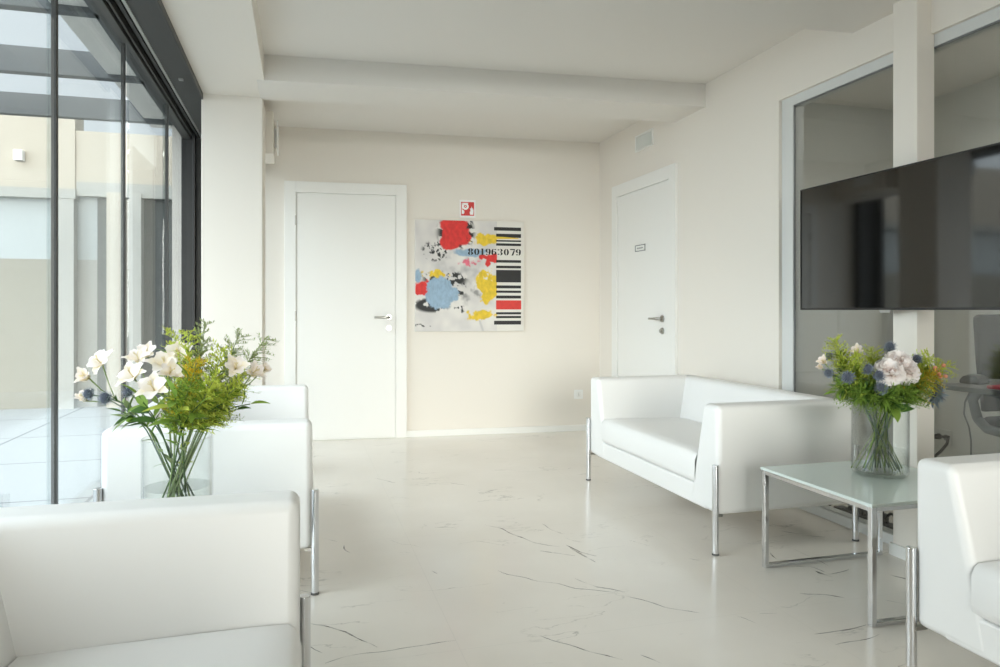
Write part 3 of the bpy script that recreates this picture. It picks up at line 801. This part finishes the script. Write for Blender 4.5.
sofa('sofa', (0.046, 3.617, 0), math.pi / 2, 'white leather sofa behind the flower vase with its back to the sliding window')
sofa('sofa', (-0.016, 1.078, 0), math.pi / 2 - math.radians(1.3), 'cream lit white sofa nearest the viewer, hiding the foot of the vase')
sofa('sofa', (1.738, 0.973, 0), -math.pi / 2, 'white leather sofa next to the flower table, nearest the office glass')

# ------------------------------------------------------------------ glass side tables
def side_table(loc, wx, wy, label):
    t = empty('side_table', loc, 0, label, 'table', 'glass side tables')
    m = MB(); m.box(0, wx, 0, wy, 0.416, 0.428); m.build('table_top', M['tglass'], t, bevel=0.002)
    q = 0.021
    for y0 in (0.004, wy - q - 0.004):
        f = MB(); y1 = y0 + q
        f.box(0.004, 0.004 + q, y0, y1, 0, 0.416); f.box(wx - q - 0.004, wx - 0.004, y0, y1, 0, 0.416)
        f.box(0.004 + q, wx - q - 0.004, y0, y1, 0, q * 0.8); f.box(0.004 + q, wx - q - 0.004, y0, y1, 0.416 - q * 0.8, 0.416)
        f.build('frame', M['chrome'], t, bevel=0.002)
    for x0 in (0.004, wx - q - 0.004):
        MB().box(x0, x0 + q, 0.004 + q, wy - q - 0.004, 0.416 - q * 0.8, 0.416).build('rail', M['chrome'], t, bevel=0.002)
    return t
side_table((1.903, 2.052, 0), 0.62, 0.625, 'glass topped side table with chrome frame in front of the post')
side_table((-0.70, 1.98, 0), 0.62, 0.625, 'glass topped side table between two sofas along the sliding window')

# ------------------------------------------------------------------ vases
def vase(name, c, zt, R, H, wl, label):
    v = empty(name, (c[0], c[1], zt), 0, label, 'vase', 'glass flower vases')
    t = 0.004
    m = MB(); m.lathe([(0.001, 0.0), (R - 0.012, 0.0), (R - 0.003, 0.006), (R, 0.018), (R, H - 0.003), (R - t / 2, H), (R - t, H - 0.003), (R - t, 0.022), (R - 0.016, 0.013), (0.001, 0.012)], 56)
    m.build('glass_wall', M['vase'], v, smooth=True, weighted=True)
    m = MB(); m.lathe([(0.001, 0.014), (R - 0.017, 0.0145), (R - t - 0.001, 0.024), (R - t - 0.001, wl + 0.002), (R - t - 0.004, wl), (0.001, wl)], 56)
    m.build('water', M['water'], v, smooth=True, weighted=True)
    return v
ZT = 0.428
VL = Vector((-0.346, 2.29, ZT)); VR = Vector((2.285, 2.42, ZT))
RV = 0.106; HV = 0.292
vase('flower_vase', VL, ZT, 0.097, 0.30, 0.155, 'clear glass vase of white flowers by the sliding window')
vase('flower_vase', VR, ZT, RV, HV, 0.10, 'clear glass vase of blue thistles on the table near the post')

# ------------------------------------------------------------------ flowers
def rc(rnd, c, k=0.15):
    f = 1 + rnd.uniform(-k, k); return (c[0] * f, c[1] * f * (1 + rnd.uniform(-k, k) * .3), c[2] * f, 1.0)
GY = rgb(202, 212, 96); GM = rgb(138, 168, 72); GD = rgb(76, 108, 48); GS = rgb(146, 164, 110); GP = rgb(166, 176, 128)
def stem_path(V, R, H, tip, rnd, n=14):
    dx, dy = tip.x - V.x, tip.y - V.y; L = math.hypot(dx, dy) or 1e-3; ux, uy = dx / L, dy / L
    k = min(1.0, L / 0.15)
    jit = Vector((rnd.uniform(-.02, .02), rnd.uniform(-.02, .02), 0))
    p0 = V + Vector((-ux, -uy, 0)) * R * rnd.uniform(0.45, 0.82) * k + jit * 1.6 + Vector((0, 0, 0.020))
    p1 = V + Vector((ux, uy, 0)) * R * 0.66 * k + jit + Vector((0, 0, H))
    out = []
    for i in range(n + 1):
        t = i / n
        if t < 0.5: out.append(p0.lerp(p1, t * 2))
        else:
            s = (t - 0.5) * 2
            c = p1 + (p1 - p0).normalized() * (tip - p1).length * 0.45
            out.append(p1 * (1 - s) ** 2 + c * 2 * s * (1 - s) + tip * s * s)
    return out
def root_at(name, p, label, cat, group):
    return empty(name, p, 0, label, cat, group)
def put(m, name, material, root, smooth=True, parent=None):
    o = Vector(root.location)
    m.v = [tuple(Vector(v) - o) for v in m.v]
    return m.build(name, material, parent or root, smooth=smooth)
def stem_obj(path, root, r0=0.0032, r1=0.0022, col=GS):
    m = MB(); m.col = col; n = len(path)
    m.tube(path, [r0 + (r1 - r0) * i / (n - 1) for i in range(n)], 6); return put(m, 'stem', M['green'], root)
def add_leaves(m, path, rnd, i0, i1, count, L, W, cols, droop=0.6, lift=0.5):
    n = len(path) - 1
    for k in range(count):
        f = i0 + (i1 - i0) * (k + rnd.random()) / count; i = min(n - 1, int(f)); p = path[i].lerp(path[i + 1], f - i)
        ax = (path[i + 1] - path[i]).normalized(); s = ax.orthogonal().normalized(); s.rotate(Matrix.Rotation(rnd.uniform(0, math.tau), 3, ax))
        d = (s + ax * lift).normalized()
        m.leaf(p, d, ax, L * rnd.uniform(.7, 1.2), W * rnd.uniform(.8, 1.2), curl=-droop * rnd.uniform(.4, 1.3), col=rc(rnd, rnd.choice(cols)), n=5)

def alstro_bloom(m, c, facing, size, rnd, open_=1.0, tint=None):
    facing = Vector(facing).normalized(); u = facing.orthogonal().normalized(); u.rotate(Matrix.Rotation(rnd.uniform(0, 6), 3, facing)); w_ = facing.cross(u)
    base = Vector(c) - facing * size * 0.45
    tip_c = tint or rgb(246, 237, 234); thr = rgb(246, 238, 224)
    for ring_ in (0, 1):
        for k in range(3):
            a = k * math.tau / 3 + ring_ * math.pi / 3
            side = u * math.cos(a) + w_ * math.sin(a)
            d = (facing * (1.25 - 0.35 * ring_) + side * (0.55 * open_ + 0.2)).normalized()
            inner = ring_ == 1
            m.leaf(base + side * size * 0.04, d, facing - side * 0.8, size * (1.0 if inner else 0.90) * rnd.uniform(.9, 1.08), size * (0.50 if inner else 0.76),
                   curl=-1.15 * open_ + rnd.uniform(-.3, .3), fold=0.30, n=7, shape='petal', col=thr if not inner else rgb(240, 226, 170), col2=tip_c, ruffle=0.022)
    for k in range(5):
        a = rnd.uniform(0, math.tau); e = base + facing * size * 0.75 + (u * math.cos(a) + w_ * math.sin(a)) * size * 0.15
        m.col = rgb(236, 222, 176); m.tube([base, base + facing * size * .45 + (e - base) * .1, e], 0.0009 + size * 0.006, 4)
    m.col = (1, 1, 1, 1)

def alstro(V, R, H, blooms, d0, label, group, seed, leafy=True):
    """one stem; blooms = [(px, py, dd, radius px, openness)]"""
    rnd = random.Random(seed)
    C = [(at(x, y, d0 + dd), r * (d0 + dd) / FPX, op) for (x, y, dd, r, op) in blooms]
    cen = sum((c for c, _, _ in C), Vector()) / len(C)
    fork = cen + (Vector((V.x, V.y, V.z + H)) - cen) * 0.30 - Vector((0, 0, 0.01))
    path = stem_path(V, R, H, fork, rnd)
    root = root_at('alstroemeria', path[0], label, 'flower', group)
    stem_obj(path, root)
    for c, r, op in C:
        out = (c - (V + Vector((0, 0, H * 0.8)))).normalized()
        toward = (Vector((0, 0, CAMH)) - c).normalized()
        fac = (out * 0.6 + toward * 0.75 + Vector((rnd.uniform(-.3, .3), rnd.uniform(-.3, .3), rnd.uniform(-.1, .3)))).normalized()
        m = MB(); alstro_bloom(m, c, fac, r * 1.15, rnd, op); b = put(m, 'bloom', M['petal'], root)
        s = MB(); s.col = GS; e = c - fac * r * 0.5
        s.tube([fork, fork.lerp(e, .5) + Vector((0, 0, -0.006)), e], [0.0017, 0.0014, 0.0026], 5); put(s, 'flower_stalk', M['green'], root)
    if leafy:
        m = MB(); add_leaves(m, path, rnd, 8.2, 13, 7, 0.075, 0.018, [GM, GD, GS]); put(m, 'leaf', M['green'], root)

def thistle(V, R, H, px, py, d, r, label, group, seed, spiky=False):
    rnd = random.Random(seed); c = at(px, py, d); rr = r * d / FPX
    path = stem_path(V, R, H, c, rnd)
    root = root_at('sea_holly', path[0], label, 'flower', group)
    stem_obj(path, root, 0.0028, 0.0018, rgb(112, 130, 112))
    up = (path[-1] - path[-2]).normalized()
    m = MB(); hd = rr * (0.40 if spiky else 0.46)
    m.col = rgb(74, 80, 92); m.ball(c, hd, 10, 8, sc=(1, 1, 1.15))
    for k in range(110):
        z = 1 - 2 * (k + .5) / 110; a = k * 2.39996; q = Vector((math.sqrt(1 - z * z) * math.cos(a), math.sqrt(1 - z * z) * math.sin(a), z))
        m.col = rc(rnd, rgb(132, 140, 152), .3); m.tube([c + q * hd * .8, c + q * hd * rnd.uniform(1.4, 2.0)], [hd * .09, hd * .012], 4)
    put(m, 'flower_head', M['thistle'], root, smooth=False)
    m = MB(); u = up.orthogonal().normalized(); w_ = up.cross(u); nb = 11
    for k in range(nb):
        a = k * math.tau / nb; s = u * math.cos(a) + w_ * math.sin(a)
        L = rr * (1.25 if spiky else 0.95)
        m.leaf(c - up * hd * .8, s + up * 0.15, up, L * rnd.uniform(.85, 1.1), L * (.26 if spiky else .2), curl=0.35, col=rgb(124, 136, 142), col2=rgb(148, 160, 168), n=4)
        for q in (-1, 1):
            t = s.cross(up) * q; m.leaf(c - up * hd * .8 + s * L * .45, s + t * .7, up, L * .4, L * .12, col=rgb(128, 142, 160), n=3)
    put(m, 'bract', M['thistle'], root, smooth=False)
    m = MB(); add_leaves(m, path, rnd, 8.5, 12, 5, 0.035, 0.010, [rgb(106, 126, 108), GD], lift=.8); put(m, 'leaf', M['green'], root)

def goldenrod(V, R, H, px, py, d, label, group, seed, dense=1.0, cols=(GY, GM), plume=0.5, fluff=GY, wide=0.055, droop=0.0):
    """leafy filler spray: narrow leaves low down, a feathery plume of fine side twigs above"""
    rnd = random.Random(seed); tip = at(px, py, d); path = stem_path(V, R, H, tip, rnd, 20)
    if droop:
        for i in range(16, 21): path[i] = path[i] + Vector((0, 0, -droop * ((i - 16) / 4) ** 2))
    root = root_at('goldenrod', path[0], label, 'foliage', group)
    stem_obj(path, root, 0.0026, 0.0010, GS)
    m = MB(); add_leaves(m, path, rnd, 10.9, 18, int(46 * dense), 0.060, 0.010, list(cols), droop=.7, lift=.75); put(m, 'leaf', M['green'], root)
    m = MB(); n = len(path) - 1; i0 = max(11.2, n * (1 - plume))
    nb = int(64 * dense)
    for k in range(nb):
        f = i0 + (n - i0 - .05) * (k + rnd.random()) / nb; i = min(n - 1, int(f)); p = path[i].lerp(path[i + 1], f - i)
        ax = (path[i + 1] - path[i]).normalized(); s = ax.orthogonal().normalized(); s.rotate(Matrix.Rotation(rnd.uniform(0, math.tau), 3, ax))
        L = wide * 1.25 * (1.1 - 0.62 * (f - i0) / (n - i0)) * rnd.uniform(.7, 1.2); dd = (s + ax * 0.8).normalized()
        q = [p + dd * L * t + Vector((0, 0, -0.25 * L * t * t)) + s * L * .12 * t for t in (0, .35, .7, 1)]
        m.col = rc(rnd, cols[0], .2); m.tube(q, [.0008, .0007, .0006, .0003], 3, cap=False)
        for j in range(11):
            t = (j + 1) / 11.5; a = q[0].lerp(q[3], t); e = Vector((rnd.uniform(-1, 1), rnd.uniform(-1, 1), rnd.uniform(-.2, 1)))
            m.leaf(a, e + dd * .6, Vector((0, 0, 1)), rnd.uniform(.009, .017), .0048, col=rc(rnd, fluff, .25), n=2)
    put(m, 'plume', M['green'], root, smooth=False)
    return root

def greenery(V, R, H, tip, leaves, label, group, seed, L=0.06, W=0.026, cols=(GM, GD), name='leaf_sprig', lo=10, hi=14, lift=.5):
    rnd = random.Random(seed); path = stem_path(V, R, H, tip, rnd)
    root = root_at(name, path[0], label, 'foliage', group)
    stem_obj(path, root, 0.003, 0.0015, GD)
    for k in range(leaves):
        m = MB(); add_leaves(m, path, rnd, lo + (hi - lo) * k / leaves, lo + (hi - lo) * (k + 1) / leaves, 1, L, W, cols, lift=lift); put(m, 'leaf', M['green'], root)
    m = MB(); m.leaf(path[-1], path[-1] - path[-2], Vector((0, -.3, 1)), L, W, curl=-.5, col=rc(rnd, cols[0])); put(m, 'leaf', M['green'], root)

GA, GB = 'flowers in the vase by the window', 'flowers in the vase on the table near the post'
DL = 2.13; HL = 0.30
alstro(VL, 0.092, HL, [(98, 360, 0.02, 15, 1.0), (84, 376, -.02, 13, 0.35), (83, 397, 0.0, 11, 0.5)], DL - .02, 'outermost alstroemeria over the sofa, with a pink half-open bud', GA, 1)
alstro(VL, 0.092, HL, [(130, 373, -.04, 17, 1.0), (137, 356, 0.05, 14, 0.9), (152, 386, -.10, 17, 1.0)], DL - .03, 'alstroemeria with the lowest open creamy bloom of the white cluster', GA, 2)
alstro(VL, 0.092, HL, [(164, 362, -.02, 16, .9), (179, 352, 0.03, 16, 1.0), (146, 352, .09, 13, .8), (171, 371, -.08, 14, .7)], DL, 'alstroemeria forming the top of the white cluster next to the fern green', GA, 3)
alstro(VL, 0.092, HL, [(236, 366, -.04, 14, .75)], DL, 'single cream bloom amid the feathery yellow green sprays', GA, 4)
alstro(VL, 0.092, HL, [(255, 371, -.02, 14, .6), (265, 369, .04, 10, .4)], DL, 'pale mauve bloom at the pilaster side of the bouquet by the window', GA, 5)
for i, (x, y, dd, r, lb) in enumerate(((88, 394, -.04, 9, 'dusky blue thistle tucked under the half-open pink bud'), (105, 398, -.07, 10, 'largest dusky blue thistle, hanging lowest above the sofa'), (128, 392, -.02, 8, 'dusky blue thistle just below the white cluster'))):
    thistle(VL, 0.092, HL, x, y, DL + dd, r, lb, GA, 20 + i)
GL = [(205, 322, .05, .55, GP, .05, 'tallest spire of tiny buds standing before the pilaster'), (175, 331, .08, .5, GY, .055, 'feathery yellow green spray leaning over the white cluster'),
      (189, 333, .0, .65, GY, .06, 'broad yellow green spray in front of the dark window jamb'), (197, 360, -.08, .6, rgb(216, 186, 52), .05, 'low golden green spray at the middle of the bouquet'),
      (222, 348, -.02, .7, GY, .055, 'yellow green spray with golden specks beside the tall spire'), (240, 333, .07, .5, GP, .07, 'airy greyish spray arching over the cream bloom'),
      (266, 338, .05, .45, GP, .065, 'airy greyish spray reaching farthest over the pilaster edge'), (215, 378, -.11, .7, GY, .055, 'short yellow green spray hanging over the vase rim'),
      (240, 385, -.06, .7, GY, .055, 'yellow green spray drooping over the pilaster side of the rim'), (190, 385, -.12, .75, GM, .05, 'short mid green spray at the front of the rim'),
      (250, 372, .0, .7, GY, .05, 'yellow green spray under the pale mauve bloom')]
for i, (x, y, dd, pl, fl, wd, lb) in enumerate(GL):
    goldenrod(VL, 0.092, HL, x, y, DL + dd, lb, GA, 40 + i, 1.15 if fl != GP else 1.1, (GY, GM) if fl != GP else (GP, GS), pl, fl, wd)
greenery(VL, 0.092, HL, at(250, 404, DL), 3, 'drooping oval leaves at the pilaster side of the bouquet', GA, 60, 0.060, 0.024, (GM, GS), hi=13.5)
greenery(VL, 0.092, HL, at(143, 402, DL - .1), 5, 'broad glossy leaves below the white cluster', GA, 61, 0.085, 0.034, (GM, GD, GS))
greenery(VL, 0.092, HL, at(175, 398, DL - .12), 5, 'broad green leaves hanging over the front of the window vase', GA, 62, 0.085, 0.032, (GM, GY))
greenery(VL, 0.092, HL, at(122, 412, DL - .03), 7, 'narrow dark leaf sprig low over the sofa arm', GA, 63, 0.050, 0.012, (GD, GS))
greenery(VL, 0.092, HL, at(236, 410, DL + .0), 3, 'dark leaf at the underside of the bouquet by the window', GA, 64, 0.045, 0.024, (GD,))

greenery(VL, 0.092, HL, at(128, 418, DL - .05), 9, 'grey green leafy stem leaning over the vase rim toward the sliding window', GA, 65, .055, .014, (GS, GM), lo=4.6)
greenery(VL, 0.092, HL, at(200, 404, DL - .13), 9, 'leafy stem with blades inside the neck of the window vase', GA, 66, .055, .016, (GM, GS), lo=4.6, hi=13)
greenery(VL, 0.092, HL, at(222, 404, DL - .08), 8, 'leafy stem against the pilaster side of the vase wall', GA, 67, .055, .016, (GY, GM), lo=4.6, hi=13)
DR = 2.955; HR = HV
def carnation(V, R, H, px, py, d, r, label, group, seed):
    rnd = random.Random(seed); c = at(px, py, d); rr = r * d / FPX
    path = stem_path(V, R, H, c - Vector((0, 0, rr * .6)), rnd)
    root = root_at('carnation', path[0], label, 'flower', group); stem_obj(path, root, .003, .0024, GM)
    m = MB(); ax = (c - (V + Vector((0, 0, H * .6)))).normalized(); ax = (ax + (Vector((0, 0, CAMH)) - c).normalized() * .7).normalized()
    u = ax.orthogonal().normalized(); w_ = ax.cross(u)
    for k in range(95):
        t = (k + .5) / 95; th = math.acos(1 - 1.45 * t); a = k * 2.39996
        s = u * math.cos(a) + w_ * math.sin(a); d_ = ax * math.cos(th) + s * math.sin(th)
        b = c - ax * rr * .45 + d_ * rr * .25
        m.leaf(b, d_ + ax * .15, s * -1 + ax * .5, rr * rnd.uniform(.85, 1.05), rr * .55, curl=-.5 + rnd.uniform(-.6, .6), fold=.35, n=6, shape='fan', ruffle=.09,
               col=rc(rnd, rgb(250, 238, 232), .04), col2=rc(rnd, rgb(253, 249, 247), .02))
    put(m, 'bloom', M['petal'], root)
    m = MB(); m.col = GM; m.tube([c - ax * rr * .9, c - ax * rr * .35], [.004, rr * .3], 8); put(m, 'calyx', M['green'], root)
carnation(VR, .1, HR, 889, 370, DR - .10, 12, 'frilly white carnation lowest of the cluster on the bouquet near the post', GB, 70)
carnation(VR, .1, HR, 905, 368, DR - .07, 12, 'frilly white carnation on the office side of the cluster', GB, 71)
carnation(VR, .1, HR, 898, 360, DR - .05, 11, 'blush white carnation highest of the cluster', GB, 72)
alstro(VR, .1, HR, [(857, 350, .02, 9, .6)], DR, 'small white bloom rising from greenery above the thistles', GB, 73, False)
alstro(VR, .1, HR, [(823, 361, 0, 8, .4), (820, 367, .02, 6, .3)], DR, 'tiny white buds at the sofa side of the bouquet near the post', GB, 74, False)
TR = [(890, 347, .03, 10, 'dark thistle standing highest above the carnations'), (917, 359, -.02, 9, 'dark thistle behind the carnation cluster, next to the office glass'), (868, 369, -.1, 10, 'blue thistle just beside the carnations'),
      (847, 377, -.08, 11, 'dark blue thistle lying lowest on the sofa side'), (828, 373, -.02, 8, 'small blue thistle sticking out over the sofa arm'), (879, 375, -.12, 9, 'pale blue thistle touching the lowest carnation'),
      (881, 388, -.13, 10, 'pale blue thistle drooping below the carnations'), (829, 356, .04, 7, 'small dark thistle near the tiny white buds')]
for i, (x, y, dd, r, lb) in enumerate(TR): thistle(VR, .1, HR, x, y, DR + dd, r * .88, lb, GB, 80 + i)
thistle(VR, .1, HR, 937, 395, DR - .02, 14, 'star shaped blue thistle sticking out before the office glass', GB, 90, True)
G2 = [(835, 340, .02, .6, GY, 'tall thin green spray reaching above the sofa side'), (852, 356, -.06, .7, GY, 'yellow green spray behind the dark blue thistle'), (872, 350, .06, .6, GY, 'yellow green spray rising behind the carnations'),
      (838, 385, -.05, .7, GM, 'mid green spray drooping toward the sofa arm'), (860, 392, -.12, .75, GM, 'short green spray over the front rim near the post'), (930, 356, .0, .55, GY, 'yellow green spray leaning to the office glass'),
      (948, 366, -.02, .45, GY, 'outermost yellow spray before the office glass'), (918, 385, -.06, .75, GM, 'dense green spray under the carnations'), (935, 376, -.06, .6, rgb(210, 180, 50), 'golden flowered spray beside the star thistle'),
      (846, 362, .06, .7, GM, 'green spray at the back of the sofa side'), (884, 398, -.13, .7, GM, 'green spray hanging at the middle of the rim'), (905, 392, -.11, .75, GM, 'green spray falling over the post side of the rim')]
for i, (x, y, dd, pl, fl, lb) in enumerate(G2):
    goldenrod(VR, .1, HR, x, y, DR + dd, lb, GB, 100 + i, 1.9, (GM, GD) if fl == GM else (GY, GM), pl, fl, .075)
greenery(VR, .1, HR, at(893, 408, DR - .12), 6, 'broad leaves covering the rim under the carnations', GB, 120, .075, .040, (GM, GD))
greenery(VR, .1, HR, at(908, 398, DR - .08), 5, 'dark broad leaves between the carnations and the star thistle', GB, 121, .07, .036, (GD, GM))
greenery(VR, .1, HR, at(837, 392, DR - .03), 4, 'pointed leaves at the sofa side of the bouquet near the post', GB, 122, .06, .022, (GM, GY))
# berry sprig
rnd = random.Random(9); pth = stem_path(VR, .1, HR, at(941, 372, DR - .05), rnd)
rt = root_at('berry_sprig', pth[0], 'sprig of orange pink berries in the golden spray', 'flower', GB); stem_obj(pth, rt)
for k in range(6):
    m = MB(); m.col = rc(rnd, rgb(226, 158, 128), .15); p = at(941 + rnd.uniform(-7, 6), 372 + rnd.uniform(-8, 6), DR - .06 + rnd.uniform(-.02, .02)); m.ball(p, .008, 8, 6)
    m.tube([p, pth[-1].lerp(pth[-3], rnd.random())], .0008, 4)
    put(m, 'berry', M['petal'], rt)

# ------------------------------------------------------------------ terrace and what stands beyond
struct(MB().box(-9, -0.95, -6, 9.4, -0.14, -0.02).build('terrace_floor', M['terrace']), 'white slab terrace outside the sliding window')
struct(MB().box(-30, 30, -30, 30, -0.5, -0.2).build('ground', M['terrace']), 'pale ground around the building')
pr = empty('pergola', (-0.97, 0, 2.6), 0, 'grey slatted sun canopy outside the sliding window', 'pergola')
for k in range(9):
    y_ = 4.06 + (k - 6) * 1.115; xl = -1.25 if y_ > 6 else -3.2
    MB().box(xl, 0.0, y_, y_ + 0.07, 0, 0.165).build('slat', M['slat'], pr, bevel=0.004)
MB().box(-0.04, 0.0, 1.5, 6.4, 0, 0.2).build('ledger', M['slat'], pr)
nb = empty('neighbour_building', (0, 9.2, 0), 0, 'pale rendered building with tall windows across the terrace', 'building')
m = MB(); m.box(-9, -2.47, 0, 0.35, 2.45, 3.42); m.box(-2.47, 2.0, 0.02, 0.35, 2.45, 3.15)
m.build('wall', M['render'], nb)
m = MB(); m.box(-9, -2.45, -0.06, 0.1, 2.36, 2.47); m.box(-2.45, 2.0, -0.03, 0.1, 2.40, 2.56); m.build('lintel', M['fac_grey'], nb)
for x0, x1, mt in ((-2.64, -2.47, 'render_w'), (-2.135, -1.985, 'render'), (-1.90, -1.774, 'render_w')):
    MB().box(x0, x1, -0.05, 0.3, -0.02, 2.45).build('pilaster', M[mt], nb)
for x0, x1, m1, m2 in ((-9, -2.64, 'palepane', 'beige'), (-2.47, -2.265, 'palepane', 'fac_grey'), (-2.265, -2.135, 'curtain', 'curtain'), (-1.985, -1.90, 'fac_grey', 'fac_grey'), (-1.774, -1.42, 'curtain', 'curtain'), (-1.38, 2.0, 'curtain', 'curtain')):
    m = MB(); m.box(x0, x1, 0.10, 0.2, 1.68, 2.45); m.box(x0, x1, 0.095, 0.2, -0.02, 1.68, 1); m.build('window', [M[m1], M[m2]], nb)
MB().box(-1.42, -1.38, 0.06, 0.2, -0.02, 2.45).build('mullion', M['alu_d'], nb)
wlmp = at(22, 157, 8.1); sc_ = 8.0 * 8.1 / FPX
lp = empty('wall_lamp', (wlmp.x, 9.2, wlmp.z), 0, 'white cube wall lamp on the building across the terrace', 'lamp')
MB().box(-sc_ / 2, sc_ / 2, -sc_, 0, -sc_ * .65, sc_ * .65).build('housing', M['white'], lp, bevel=0.006)
MB().box(-sc_ * .4, sc_ * .4, -sc_ * .8, -sc_ * .2, -sc_ * .66, -sc_ * .6).build('lens', M['greyp'], lp)
cm = at(187, 158, 8.5)
sc = empty('security_camera', (cm.x, 9.22, cm.z), 0, 'small dark camera on the building across the terrace', 'camera')
m = MB(); m.box(-0.03, 0.03, -0.06, 0, -0.05, 0.05); m.box(-0.015, 0.015, -0.12, -0.05, -0.02, 0.02); m.build('bracket', M['alu'], sc)
m = MB(); m.cyl((-0.09, -0.15, 0.02), (0.08, -0.15, -0.06), 0.05, seg=14); m.build('housing', M['alu'], sc)
for o in bpy.data.objects:
    if o.type == 'MESH' and o.data.users == 1 and o.parent is None and 'label' not in o and 'kind' not in o: o['label'] = o.name
